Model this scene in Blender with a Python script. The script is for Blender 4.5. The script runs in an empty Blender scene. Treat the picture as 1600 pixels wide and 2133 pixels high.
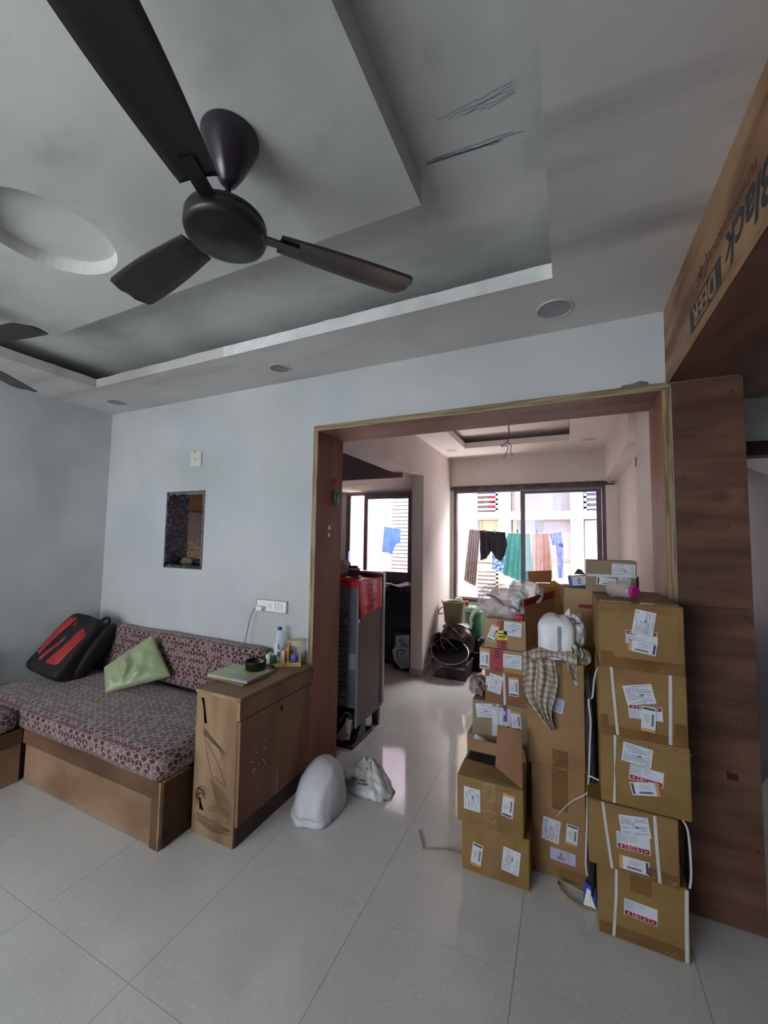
import bpy, bmesh, math, random
from mathutils import Vector, Matrix, noise
random.seed(7)
PI = math.pi
C = bpy.context.scene.collection
# ------------------------------------------------------------------ camera, light, exposure
cam_d = bpy.data.cameras.new('camera'); cam = bpy.data.objects.new('camera', cam_d); C.objects.link(cam)
cam_d.sensor_fit = 'HORIZONTAL'; cam_d.sensor_width = 36.0; cam_d.lens = 18.643; cam_d.clip_start = 0.02
rr = ((0.90768552, 0.41936958, 0.01536689), (-0.01420319, 0.0672975, -0.99763185), (-0.41941061, 0.90531773, 0.06704135))
cam.matrix_world = Matrix(((rr[0][0], -rr[1][0], -rr[2][0], 0), (rr[0][1], -rr[1][1], -rr[2][1], 0),
                           (rr[0][2], -rr[1][2], -rr[2][2], 1.54), (0, 0, 0, 1)))
sc = bpy.context.scene
sc.camera = cam
sc.view_settings.view_transform = 'Standard'; sc.view_settings.look = 'None'
sc.view_settings.gamma = 1.0; sc.view_settings.exposure = 0.0; sc.view_settings.use_curve_mapping = False
w = bpy.data.worlds.new('world'); sc.world = w; w.use_nodes = True
bg = w.node_tree.nodes['Background']; bg.inputs[0].default_value = (0.86, 0.92, 1.0, 1); bg.inputs[1].default_value = 3.8
def lamp(kind, name, loc, direction, energy, color, **kw):
    d = bpy.data.lights.new(name, kind); d.energy = energy; d.color = color
    for k, v in kw.items(): setattr(d, k, v)
    o = bpy.data.objects.new(name, d); C.objects.link(o); o.location = loc
    o.rotation_euler = Vector(direction).to_track_quat('-Z', 'Y').to_euler(); return o
lamp('SUN', 'sun', (0, 0, 20), (-0.5, 0.45, -0.9), 3.2, (1.0, 0.95, 0.88), angle=0.01)
# daylight through the balcony window behind the camera, left of it
lamp('AREA', 'window_light', (-2.25, -2.42, 1.45), (0.0, 1, 0.0), 66, (0.94, 0.975, 1.0), shape='RECTANGLE', size=2.6, size_y=1.7)
# fill lamps added above the far windows to brighten dining room and kitchen
lamp('AREA', 'dining_fill_light', (-0.4, 7.2, 4.6), (0, -1, -1.15), 950, (1.0, 0.95, 0.93), shape='RECTANGLE', size=4.0, size_y=2.2)
lamp('AREA', 'kitchen_fill_light', (-2.5, 6.9, 4.3), (0, -1, -1.15), 850, (1.0, 0.96, 0.94), shape='RECTANGLE', size=1.6, size_y=1.4)
lamp('AREA', 'bedroom_fill_light', (2.38, 3.9, 1.5), (-1, -0.1, 0), 6, (1.0, 0.95, 0.97), shape='RECTANGLE', size=0.9, size_y=1.3)  # added fill lamp standing in for unseen bedroom daylight on the passage door
# fill lamp added low outside, brightening the dining room from below
lamp('AREA', 'dining_up_fill', (-0.9, 7.0, -1.2), (0, -0.75, 1), 420, (1.0, 0.93, 0.88), shape='RECTANGLE', size=4.5, size_y=2.0)
# ------------------------------------------------------------------ materials
MATS = {}
def lin(c): return tuple(((v/255)/12.92 if v/255 <= 0.04045 else ((v/255+0.055)/1.055)**2.4) for v in c)
def new_mat(name):
    m = bpy.data.materials.new(name); m.use_nodes = True
    nt = m.node_tree; b = nt.nodes['Principled BSDF']; MATS[name] = m
    return m, nt, b
def M(name, col, rough=0.6, col2=None, scale=6, stretch=(1, 1, 1), mixlo=0.35, mixhi=0.65, metal=0.0, bump=0.0, bscale=60,
      spec=0.5, detail=4, alpha=None, trans=0.0, sheen=0.0, emit=None, dirt=None):
    """procedural material; colours given as display 0-255 values"""
    if name in MATS: return MATS[name]
    m, nt, b = new_mat(name)
    N = nt.nodes; L = nt.links
    b.inputs['Roughness'].default_value = rough; b.inputs['Metallic'].default_value = metal
    b.inputs['Specular IOR Level'].default_value = spec
    b.inputs['Transmission Weight'].default_value = trans; b.inputs['Sheen Weight'].default_value = sheen
    if alpha is not None: b.inputs['Alpha'].default_value = alpha
    c1 = lin(col); c2 = lin(col2) if col2 else tuple(v*0.86 for v in c1)
    tc = N.new('ShaderNodeTexCoord'); mp = N.new('ShaderNodeMapping'); mp.inputs['Scale'].default_value = stretch
    if name == 'floor_tile': tc = N.new('ShaderNodeNewGeometry')
    L.new(tc.outputs['Object'] if name != 'floor_tile' else tc.outputs[0], mp.inputs['Vector'])
    ns = N.new('ShaderNodeTexNoise'); ns.inputs['Scale'].default_value = scale; ns.inputs['Detail'].default_value = detail
    L.new(mp.outputs[0], ns.inputs['Vector'])
    rp = N.new('ShaderNodeValToRGB'); rp.color_ramp.elements[0].position = mixlo; rp.color_ramp.elements[1].position = mixhi
    rp.color_ramp.elements[0].color = (*c1, 1); rp.color_ramp.elements[1].color = (*c2, 1)
    L.new(ns.outputs[0], rp.inputs[0]); out = rp.outputs[0]
    if dirt:
        for dc, dscale, dstretch, lo, hi, amt in dirt:
            mp2 = N.new('ShaderNodeMapping'); mp2.inputs['Scale'].default_value = dstretch; L.new(tc.outputs['Object'] if name != 'floor_tile' else tc.outputs[0], mp2.inputs['Vector'])
            n2 = N.new('ShaderNodeTexNoise'); n2.inputs['Scale'].default_value = dscale; n2.inputs['Detail'].default_value = 5
            L.new(mp2.outputs[0], n2.inputs['Vector'])
            r2 = N.new('ShaderNodeValToRGB'); r2.color_ramp.elements[0].position = lo; r2.color_ramp.elements[1].position = hi
            r2.color_ramp.elements[0].color = (0, 0, 0, 1); r2.color_ramp.elements[1].color = (amt, amt, amt, 1)
            L.new(n2.outputs[0], r2.inputs[0])
            mx = N.new('ShaderNodeMix'); mx.data_type = 'RGBA'; L.new(r2.outputs[0], mx.inputs[0]); L.new(out, mx.inputs[6])
            mx.inputs[7].default_value = (*lin(dc), 1); out = mx.outputs[2]
    L.new(out, b.inputs['Base Color'])
    if emit: b.inputs['Emission Color'].default_value = (*lin(col), 1); b.inputs['Emission Strength'].default_value = emit
    if bump:
        nb = N.new('ShaderNodeTexNoise'); nb.inputs['Scale'].default_value = bscale; nb.inputs['Detail'].default_value = 3
        L.new(tc.outputs['Object'], nb.inputs['Vector'])
        bp = N.new('ShaderNodeBump'); bp.inputs['Strength'].default_value = bump; bp.inputs['Distance'].default_value = 0.01
        L.new(nb.outputs[0], bp.inputs['Height']); L.new(bp.outputs[0], b.inputs['Normal'])
    return m
def ply(name, col, col2, stretch, dark=(60, 34, 24), amt=0.5):
    return M(name, col, 0.55, col2, scale=2.2, stretch=stretch, mixlo=0.40, mixhi=0.60, detail=6, bump=0.08, bscale=90, spec=0.25,
             dirt=[(dark, 1.6, (1, 1, 1), 0.5, 0.72, amt), ((180, 150, 120), 5, (1, 1, 1), 0.64, 0.78, 0.18)])
wall_m = M('wall_paint', (190, 193, 195), 0.75, (176, 181, 184), scale=1.3, bump=0.05, bscale=40,
           dirt=[((150, 152, 148), 1.1, (1, 1, 1), 0.52, 0.75, 0.35), ((175, 172, 160), 4, (1, 1, 0.6), 0.6, 0.75, 0.3)])
wallleft_m = M('left_wall_paint', (196, 200, 200), 0.8, (178, 184, 184), scale=1.6, bump=0.05, bscale=40, dirt=[((140, 144, 140), 1.3, (1, 1, 1), 0.5, 0.75, 0.45)])
ceil_m = M('ceiling_paint', (206, 208, 204), 0.85, (184, 187, 184), scale=1.6, bump=0.04, bscale=50,
           dirt=[((112, 114, 118), 1.5, (0.8, 1.8, 1), 0.52, 0.76, 0.45), ((120, 118, 118), 6, (1, 1, 1), 0.6, 0.8, 0.3)])
soffit_m = M('soffit_paint', (204, 202, 198), 0.85, (182, 180, 178), scale=1.2, bump=0.04, bscale=50,
             dirt=[((98, 94, 96), 1.3, (0.5, 3.2, 1), 0.52, 0.72, 0.5)])
lip_m = M('ceiling_lip_paint', (226, 228, 228), 0.8, (205, 208, 208), scale=8)
dining_m = M('dining_paint', (226, 212, 208), 0.75, (216, 202, 198), scale=1.2, bump=0.04, bscale=40, dirt=[((180, 164, 158), 1.6, (1, 1, 1), 0.55, 0.75, 0.3)])
dceil_m = M('dining_ceiling_paint', (236, 226, 224), 0.8, (230, 218, 216), scale=1.5)
loft_m = M('loft_shade_and_beam', (150, 138, 136), 0.8, (142, 130, 128), scale=2)  # darker tone paints shade onto the loft's unlit front; also the beam core
tile_m = M('floor_tile', (202, 202, 200), 0.07, (193, 193, 191), scale=2.5, bump=0.0, spec=0.5, detail=8,
           dirt=[((180, 178, 172), 1.1, (1, 1, 1), 0.5, 0.8, 0.35), ((235, 232, 225), 60, (1, 1, 1), 0.55, 0.7, 0.3)])
grout_m = M('tile_grout', (92, 86, 78), 0.9, (74, 68, 62), scale=12)
ply_v = ply('ply_red_upright', (146, 98, 80), (124, 78, 64), (3, 3, 0.5))
ply_h = ply('ply_red_header', (146, 106, 92), (124, 86, 74), (0.5, 3, 3))
ply_p = ply('ply_brown_panel', (108, 78, 64), (82, 56, 46), (0.7, 1, 5.0), amt=0.6)
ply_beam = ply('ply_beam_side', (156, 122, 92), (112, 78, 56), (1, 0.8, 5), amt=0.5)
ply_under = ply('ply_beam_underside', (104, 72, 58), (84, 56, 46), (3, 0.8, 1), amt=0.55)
ply_edge = M('ply_edge', (156, 138, 106), 0.7, (112, 94, 66), scale=3, stretch=(30, 30, 1.5), mixlo=0.4, mixhi=0.6)
ply_edge_h = M('ply_edge_header', (152, 136, 106), 0.7, (106, 92, 66), scale=3, stretch=(1.5, 30, 60), mixlo=0.4, mixhi=0.6)
cab_side = ply('cabinet_side_wood', (152, 126, 98), (128, 102, 76), (3, 3, 0.7), (84, 58, 36), 0.5)
cab_door = ply('cabinet_door_wood', (142, 108, 86), (120, 86, 68), (3, 2, 0.8), (84, 48, 32), 0.5)
cab_top = ply('cabinet_top_wood', (134, 110, 82), (112, 88, 64), (2, 1, 1), (80, 64, 48), 0.5)
sofa_panel = ply('sofa_panel_wood', (154, 126, 102), (132, 104, 82), (0.8, 2, 2), (92, 64, 42), 0.55)
sofa_rail = ply('sofa_rail_wood', (110, 84, 64), (88, 64, 48), (0.8, 3, 4), (60, 40, 26), 0.5)
sofa_dark = ply('sofa_wood_shaded', (92, 66, 50), (70, 48, 38), (1, 3, 3), (48, 30, 22), 0.5)  # shade of the sofa's end side put into a darker wood tone
edge_pale = M('pale_wood_edge', (168, 140, 98), 0.6, (138, 108, 72), scale=9)
kick_m = M('kick_board', (78, 60, 46), 0.7, (60, 44, 34), scale=5)
white_pl = M('white_plastic', (232, 233, 235), 0.35, (222, 223, 226), scale=10)
grey_pl = M('grey_plastic', (150, 150, 154), 0.5, (140, 140, 144), scale=10)
offwhite_pl = M('aged_white_plastic', (206, 206, 196), 0.4, (196, 195, 184), scale=10)
dark_m = M('dark_gap', (22, 20, 22), 0.8)
black_m = M('black_plastic', (16, 15, 18), 0.4, (12, 11, 14), scale=10)
cable_m = M('black_cable', (14, 14, 16), 0.5)
fan_m = M('fan_brown_metal', (34, 26, 42), 0.28, (27, 21, 32), scale=8, spec=0.6)
fanlow_m = M('fan_motor_metal', (28, 21, 26), 0.4, (22, 17, 20), scale=8)
blade_m = M('fan_blade_metal', (44, 36, 42), 0.4, (36, 30, 34), scale=8)
alu_m = M('window_aluminium', (136, 124, 138), 0.35, (122, 110, 124), scale=6, metal=0.2)
alud_m = M('window_aluminium_dark', (102, 86, 92), 0.4, (88, 74, 80), scale=6, metal=0.1)
granite_m = M('granite', (60, 60, 72), 0.25, (26, 24, 30), scale=38, mixlo=0.42, mixhi=0.56, dirt=[((130, 126, 134), 60, (1, 1, 1), 0.58, 0.62, 0.7)])
cement_m = M('broken_plaster', (120, 122, 120), 0.9, (84, 86, 84), scale=30, bump=0.5, bscale=80)
def glass_mat(name, col, refl=0.08, rough=0.02):
    if name in MATS: return MATS[name]
    m = bpy.data.materials.new(name); m.use_nodes = True; MATS[name] = m
    nt = m.node_tree; nt.nodes.clear(); o = nt.nodes.new('ShaderNodeOutputMaterial'); mx = nt.nodes.new('ShaderNodeMixShader')
    t = nt.nodes.new('ShaderNodeBsdfTransparent'); g = nt.nodes.new('ShaderNodeBsdfGlossy'); t.inputs[0].default_value = (*lin(col), 1)
    g.inputs['Roughness'].default_value = rough; fr = nt.nodes.new('ShaderNodeFresnel'); fr.inputs[0].default_value = 1.45
    nt.links.new(fr.outputs[0], mx.inputs[0]); nt.links.new(t.outputs[0], mx.inputs[1]); nt.links.new(g.outputs[0], mx.inputs[2])
    nt.links.new(mx.outputs[0], o.inputs[0]); return m
def film_mat(name, col, alpha=0.4, rough=0.3, bump=0.3):
    """thin milky plastic film"""
    m = M(name, col, rough, tuple(v*0.96 for v in col), scale=14, bump=bump, bscale=45, spec=0.6, alpha=alpha); return m
glass_m = glass_mat('window_glass', (240, 240, 250))
cardY = M('cardboard_ochre', (138, 109, 62), 0.6, (126, 97, 52), scale=4, stretch=(1, 1, 2), dirt=[((110, 80, 44), 3, (1, 1, 1), 0.55, 0.8, 0.3)], spec=0.4)
cardB = M('cardboard_brown', (148, 114, 76), 0.7, (134, 100, 64), scale=4, stretch=(1, 1, 2), dirt=[((104, 72, 44), 3, (1, 1, 1), 0.55, 0.8, 0.3)])
cardG = M('cardboard_grey', (140, 124, 98), 0.7, (126, 110, 86), scale=4, stretch=(1, 1, 2))
cardP = M('cardboard_pale', (166, 138, 100), 0.7, (150, 122, 86), scale=4)
cardR = M('cardboard_red_brown', (134, 92, 58), 0.7, (120, 80, 50), scale=4)
cardD = M('cardboard_inside', (104, 84, 64), 0.85, (90, 72, 54), scale=4)
tape_m = M('brown_tape', (122, 88, 48), 0.18, (104, 72, 38), scale=7, spec=0.7, bump=0.25, bscale=25)
tapec_m = M('clear_tape', (140, 108, 70), 0.14, (128, 96, 60), scale=7, spec=0.8, bump=0.3, bscale=25)
redtape_m = M('red_tape', (150, 26, 38), 0.35, (128, 18, 30), scale=8)
yel_m = M('yellow_sticker', (226, 214, 40), 0.5, (212, 198, 30), scale=8)
paper_m = M('label_paper', (206, 212, 222), 0.5, (196, 202, 214), scale=10)
paperl_m = M('lilac_label', (190, 188, 220), 0.4, (176, 172, 208), scale=20)
ink_m = M('label_ink', (70, 78, 96), 0.6); inkd_m = M('dark_ink', (38, 44, 54), 0.6); inkg_m = M('grey_ink', (140, 142, 150), 0.6)
orange_m = M('orange_strip', (204, 150, 92), 0.4); crim_m = M('crimson_print', (158, 24, 62), 0.5); brownink_m = M('brown_ink', (84, 60, 36), 0.7)
lightgrey_m = M('label_grey_field', (182, 190, 206), 0.5)
strap_m = M('white_strap', (196, 198, 200), 0.4, (184, 186, 188), scale=12)
strapt_m = M('tan_strap', (160, 142, 112), 0.5, (140, 122, 94), scale=12)
# ------------------------------------------------------------------ mesh helpers
WP = {}
class MB:
    def __init__(s): s.v = []; s.f = []; s.m = []
    def quadv(s, pts, m=0):
        b = len(s.v); s.v += [Vector(p) for p in pts]; s.f.append(list(range(b, b+len(pts)))); s.m.append(m); return s
    def box(s, x0, x1, y0, y1, z0, z1, m=0, T=None):
        b = len(s.v); P = [(x0, y0, z0), (x1, y0, z0), (x1, y1, z0), (x0, y1, z0), (x0, y0, z1), (x1, y0, z1), (x1, y1, z1), (x0, y1, z1)]
        s.v += [(T @ Vector(p)) if T else Vector(p) for p in P]
        for f in ((0, 3, 2, 1), (4, 5, 6, 7), (0, 1, 5, 4), (1, 2, 6, 5), (2, 3, 7, 6), (3, 0, 4, 7)): s.f.append([b+i for i in f]); s.m.append(m)
        return s
    def tube(s, pts, r, n=8, m=0, cap=True):
        pts = [Vector(p) for p in pts]; b = len(s.v); up = Vector((0.13, 0.21, 0.97)); rs = r if isinstance(r, (list, tuple)) else [r]*len(pts)
        for i, p in enumerate(pts):
            t = (pts[min(i+1, len(pts)-1)]-pts[max(i-1, 0)]).normalized()
            a = t.cross(up); a = a.normalized() if a.length > 1e-3 else Vector((1, 0, 0)); c = t.cross(a)
            for k in range(n):
                an = 2*PI*k/n; s.v.append(p+(a*math.cos(an)+c*math.sin(an))*rs[i])
        for i in range(len(pts)-1):
            for k in range(n):
                s.f.append([b+i*n+k, b+i*n+(k+1) % n, b+(i+1)*n+(k+1) % n, b+(i+1)*n+k]); s.m.append(m)
        if cap: s.f.append([b+k for k in range(n)][::-1]); s.m.append(m); s.f.append([b+(len(pts)-1)*n+k for k in range(n)]); s.m.append(m)
        return s
    def lathe(s, prof, c=(0, 0, 0), n=24, m=0, T=None, cap=True):
        b = len(s.v); c = Vector(c)
        for r, z in prof:
            for k in range(n):
                p = Vector((r*math.cos(2*PI*k/n), r*math.sin(2*PI*k/n), z)); s.v.append((T @ p if T else p)+c)
        for i in range(len(prof)-1):
            for k in range(n): s.f.append([b+i*n+k, b+i*n+(k+1) % n, b+(i+1)*n+(k+1) % n, b+(i+1)*n+k]); s.m.append(m)
        if cap:
            if prof[0][0] > 1e-4: s.f.append([b+k for k in range(n)][::-1]); s.m.append(m)
            if prof[-1][0] > 1e-4: s.f.append([b+(len(prof)-1)*n+k for k in range(n)]); s.m.append(m)
        return s
    def grid(s, fn, nu, nv, m=0, closed=False):
        b = len(s.v)
        for j in range(nv+1):
            for i in range(nu+1): s.v.append(Vector(fn(i/nu, j/nv)))
        for j in range(nv):
            for i in range(nu):
                a = b+j*(nu+1)+i; s.f.append([a, a+1, a+nu+2, a+nu+1]); s.m.append(m)
        return s
    def slab(s, poly, n, t, m=0):
        """polygon pts extruded along n by t"""
        n = Vector(n); b = len(s.v); k = len(poly); s.v += [Vector(p) for p in poly]+[Vector(p)+n*t for p in poly]
        s.f.append([b+i for i in range(k)][::-1]); s.m.append(m); s.f.append([b+k+i for i in range(k)]); s.m.append(m)
        for i in range(k): s.f.append([b+i, b+(i+1) % k, b+k+(i+1) % k, b+k+i]); s.m.append(m)
        return s
    def build(s, name, mats, parent=None, bevel=0, smooth=False, origin=None, subsurf=0, solid=0, uvbox=False, clean=True):
        if not isinstance(mats, (list, tuple)): mats = [mats]
        if parent is not None: o0 = WP[parent.name]
        elif origin is not None: o0 = Vector(origin)
        else:
            xs = [p.x for p in s.v]; ys = [p.y for p in s.v]; zs = [p.z for p in s.v]
            o0 = Vector(((min(xs)+max(xs))/2, (min(ys)+max(ys))/2, min(zs)))
        me = bpy.data.meshes.new(name); me.from_pydata([tuple(p-o0) for p in s.v], [], s.f)
        for mt in mats: me.materials.append(mt)
        me.polygons.foreach_set('material_index', s.m)
        bm = bmesh.new(); bm.from_mesh(me)
        if clean: bmesh.ops.remove_doubles(bm, verts=bm.verts, dist=1e-5)
        bmesh.ops.recalc_face_normals(bm, faces=bm.faces)
        bm.to_mesh(me); bm.free()
        if smooth: me.polygons.foreach_set('use_smooth', [True]*len(me.polygons))
        if uvbox:
            uv = me.uv_layers.new(name='uv')
            for p in me.polygons:
                a = max(range(3), key=lambda i: abs(p.normal[i]))
                for li in p.loop_indices:
                    co = me.vertices[me.loops[li].vertex_index].co+o0
                    uv.data[li].uv = (co.y, co.z) if a == 0 else ((co.x, co.z) if a == 1 else (co.x, co.y))
        o = bpy.data.objects.new(name, me); C.objects.link(o)
        if parent is not None: o.parent = parent; WP[o.name] = Vector(o0)
        else: o.location = o0; WP[o.name] = Vector(o0)
        if bevel:
            md = o.modifiers.new('bevel', 'BEVEL'); md.width = bevel; md.segments = 2; md.limit_method = 'ANGLE'; md.harden_normals = False
        if subsurf: md = o.modifiers.new('sub', 'SUBSURF'); md.levels = subsurf; md.render_levels = subsurf
        if solid: md = o.modifiers.new('solid', 'SOLIDIFY'); md.thickness = solid
        return o
def tag(o, label=None, cat=None, group=None, kind=None):
    if label: o['label'] = label
    if cat: o['category'] = cat
    if group: o['group'] = group
    if kind: o['kind'] = kind
    return o
def thing(name, loc, label, cat, group=None):
    o = bpy.data.objects.new(name, None); C.objects.link(o); o.location = loc; o.empty_display_size = 0.05; WP[o.name] = Vector(loc)
    return tag(o, label, cat, group)
def struct(o, label=None): o['kind'] = 'structure'; (label and o.__setitem__('label', label)); return o
def boxo(name, x0, x1, y0, y1, z0, z1, mt, parent=None, bevel=0, **k): return MB().box(x0, x1, y0, y1, z0, z1).build(name, mt, parent, bevel, **k)
def nz(x, y, z, s=1.0): return noise.noise(Vector((x, y, z))*s)
def text_obj(txt, name, size, mt, parent, O, U, V, extrude=0.0004, align='CENTER', bold=0.0, shear=0.0):
    cu = bpy.data.curves.new('t', 'FONT'); cu.body = txt; cu.size = size; cu.extrude = extrude; cu.align_x = align; cu.align_y = 'CENTER'; cu.offset = bold; cu.shear = shear
    to = bpy.data.objects.new('t', cu); C.objects.link(to); dg = bpy.context.evaluated_depsgraph_get(); dg.update()
    me = bpy.data.meshes.new_from_object(to.evaluated_get(dg)); bpy.data.objects.remove(to)
    U = Vector(U).normalized(); V = Vector(V).normalized(); N = U.cross(V); o0 = WP[parent.name]
    for v in me.vertices: co = v.co.copy(); v.co = Vector(O)+U*co.x+V*co.y+N*co.z-o0
    me.materials.clear(); me.materials.append(mt)
    o = bpy.data.objects.new(name, me); C.objects.link(o); o.parent = parent; WP[o.name] = o0.copy(); return o
# ------------------------------------------------------------------ the setting
# floor: grout bed with every 60 cm tile on it
floor = struct(boxo('floor', -3.95, 2.6, -2.6, 5.7, -0.09, -0.0035, grout_m, origin=(0, 0, 0)))
tile_me = {}
def tiles():
    for i in range(-5, 6):
        for j in range(-7, 7):
            x0 = -0.797+0.6*i; y0 = 1.58+0.6*j
            x1, y1 = x0+0.6, y0+0.6; xa, xb, ya, yb = max(x0, -3.9), min(x1, 2.5), max(y0, -2.55), min(y1, 5.6)
            if xb-xa < 0.05 or yb-ya < 0.05: continue
            key = (round(xb-xa, 3), round(yb-ya, 3))
            if key not in tile_me:
                w_, h_ = key; bm = bmesh.new(); bmesh.ops.create_cube(bm, size=1)
                for v in bm.verts: v.co = Vector((v.co.x*(w_-0.0016), v.co.y*(h_-0.0016), v.co.z*0.004-0.002))
                me = bpy.data.meshes.new('tile'); bm.to_mesh(me); bm.free(); me.materials.append(tile_m); tile_me[key] = me
            o = bpy.data.objects.new('tile', tile_me[key]); C.objects.link(o); o.parent = floor; o.location = ((xa+xb)/2, (ya+yb)/2, 0)
tiles()
W0, W1 = 2.2, 2.38
# back wall with the pass-through hole and the wide opening
b = MB(); nx0, nx1, nz0, nz1 = -2.97, -2.553, 1.288, 1.888
b.box(-3.9, nx0, W0, W1, 0, 2.85).box(nx1, -1.54, W0, W1, 0, 2.85).box(nx0, nx1, W0, W1, 0, nz0).box(nx0, nx1, W0, W1, nz1, 2.85)
b.box(-1.54, 0.44, W0, W1, 2.288, 2.85).box(0.44, 0.69, 2.185, 2.50, 0, 2.285)
struct(b.build('wall_back', wall_m, origin=(0, 0, 0)))
struct(boxo('wall_left', -3.93, -3.78, -2.6, 5.3, 0, 2.85, wallleft_m, origin=(0, 0, 0)))
b = MB()   # rear wall with window openings behind the camera
b.box(-3.9, -3.4, -2.6, -2.5, 0, 2.85).box(-3.4, 0.7, -2.6, -2.5, 0, 0.55).box(-3.4, 0.7, -2.6, -2.5, 2.35, 2.85).box(-0.75, 0.7, -2.6, -2.5, 0.55, 2.35).box(0.7, 2.6, -2.6, -2.5, 0, 2.85)
struct(b.build('wall_rear', wall_m, origin=(0, 0, 0)))
struct(boxo('wall_right', 2.45, 2.6, -2.5, 4.6, 0, 2.85, wall_m, origin=(0, 0, 0)))
# ceiling: dropped border, cove, upper plane, dropped panel with a round recess
b = MB(); Zs = 2.636
b.box(-3.9, -3.2, -2.5, W0, Zs, 2.696).box(-0.044, 0.425, -2.5, W0, Zs, 2.696).box(-3.2, -0.044, 1.735, W0, Zs, 2.696).box(-3.2, -0.044, -2.5, -1.6, Zs, 2.696)
ceil = struct(b.build('ceiling', soffit_m, origin=(0, 0, 0)))
MB().box(-3.9, 0.6, -2.5, W0, 2.80, 2.9).build('upper_ceiling', ceil_m, ceil)
def lip():   # chipped white plaster edge of the cove, a slightly uneven strip
    b = MB(); n = 60
    def edge(p0, p1, nrm):
        for i in range(n):
            a = Vector(p0).lerp(Vector(p1), i/n); c = Vector(p0).lerp(Vector(p1), (i+1)/n)
            h0 = 0.005*nz(a.x*9, a.y*9, 1); h1 = 0.005*nz(c.x*9, c.y*9, 1)
            n_ = Vector(nrm)*0.006
            b.quadv([a+n_+Vector((0, 0, Zs-0.002)), c+n_+Vector((0, 0, Zs-0.002)), c+n_+Vector((0, 0, 2.70+h1)), a+n_+Vector((0, 0, 2.70+h0))])
            b.quadv([a+n_+Vector((0, 0, 2.70+h0)), c+n_+Vector((0, 0, 2.70+h1)), c-n_*2+Vector((0, 0, 2.698+h1)), a-n_*2+Vector((0, 0, 2.698+h0))])
    edge((-1.9, 1.735, 0), (-0.044, 1.735, 0), (0, -1, 0)); b.build('cove_lip', lip_m, ceil); b.__init__()
    edge((-3.2, 1.735, 0), (-1.9, 1.735, 0), (0, -1, 0)); edge((-3.2, -1.6, 0), (-3.2, 1.735, 0), (1, 0, 0))
    b.build('cove_lip', soffit_m, ceil)
lip()
def drop_panel():
    bm = bmesh.new(); x0, x1, y0, y1 = -2.811, -0.448, -1.3, 1.235; cx, cy, r = -1.83, 0.787, 0.225; n = 48
    ov = [bm.verts.new((x, y, 2.70)) for x, y in ((x0, y0), (x1, y0), (x1, y1), (x0, y1))]
    iv = [bm.verts.new((cx+r*math.cos(2*PI*k/n), cy+r*math.sin(2*PI*k/n), 2.70)) for k in range(n)]
    es = [bm.edges.new((ov[i], ov[(i+1) % 4])) for i in range(4)]+[bm.edges.new((iv[i], iv[(i+1) % n])) for i in range(n)]
    bmesh.ops.triangle_fill(bm, use_beauty=True, use_dissolve=False, edges=es)
    up = [bm.verts.new((v.co.x, v.co.y, 2.80)) for v in ov]; iu = [bm.verts.new((cx+(v.co.x-cx)*0.97, cy+(v.co.y-cy)*0.97, 2.755)) for v in iv]
    for i in range(4): bm.faces.new((ov[i], ov[(i+1) % 4], up[(i+1) % 4], up[i]))
    for i in range(n): bm.faces.new((iv[i], iv[(i+1) % n], iu[(i+1) % n], iu[i]))
    bm.faces.new(iu); bmesh.ops.recalc_face_normals(bm, faces=bm.faces)
    me = bpy.data.meshes.new('dropped_panel'); bm.to_mesh(me); bm.free(); me.materials.append(ceil_m)
    o = bpy.data.objects.new('dropped_panel', me); C.objects.link(o); o.parent = ceil; WP[o.name] = Vector((0, 0, 0))
drop_panel()
pencil_m = M('blue_pencil', (104, 112, 150), 0.9)
b = MB()
def stroke(b, p, q, wd, z, k=8, amp=0.004):
    p = Vector(p); q = Vector(q); d = (q-p).normalized(); nr = Vector((-d.y, d.x, 0))
    pts = [p.lerp(q, i/k)+nr*random.uniform(-amp, amp) for i in range(k+1)]
    for i in range(k):
        a, c = pts[i], pts[i+1]; b.quadv([(*(a-nr*wd/2).xy, z), (*(c-nr*wd/2).xy, z), (*(c+nr*wd/2).xy, z), (*(a+nr*wd/2).xy, z)])
for k in range(6): stroke(b, (-0.42+random.uniform(-.02, .05), 1.19+random.uniform(-.008, .008), 0), (-0.12+random.uniform(-.08, .02), 1.21+random.uniform(-.01, .01), 0), 0.002, 2.7992)
for k in range(5): stroke(b, (-0.34+k*0.03, 1.075+k*0.006, 0), (-0.12, 1.06+k*0.008, 0), 0.0015, 2.7992)
b.build('pencil_scribble', pencil_m, ceil)['label'] = 'blue pencil marks on the raised ceiling'
# beam clad in plywood along the right, its board joints and lettering
b = MB().box(0.45, 1.9, -2.5, 2.5, 2.30, 2.85); beam = struct(b.build('trim_1', loft_m, origin=(0.45, 0, 2.3)), 'plywood clad beam along the right of the ceiling')
MB().box(0.425, 0.447, -2.5, 2.199, 2.285, 2.70).build('side_board', ply_beam, beam)
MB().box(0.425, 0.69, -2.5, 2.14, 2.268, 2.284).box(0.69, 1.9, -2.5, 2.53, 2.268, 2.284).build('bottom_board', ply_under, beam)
MB().box(0.4235, 0.4265, -2.5, 2.16, 2.268, 2.289).build('edge_strip', M('beam_edge', (146, 112, 74), 0.6, (120, 88, 56), scale=9), beam)
stamp_m = M('stamp_ink', (38, 40, 44), 0.7, (56, 56, 60), scale=40); fad_m = M('faded_stamp_ink', (62, 52, 46), 0.8, (96, 76, 60), scale=30)
XB = 0.4243
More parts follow.
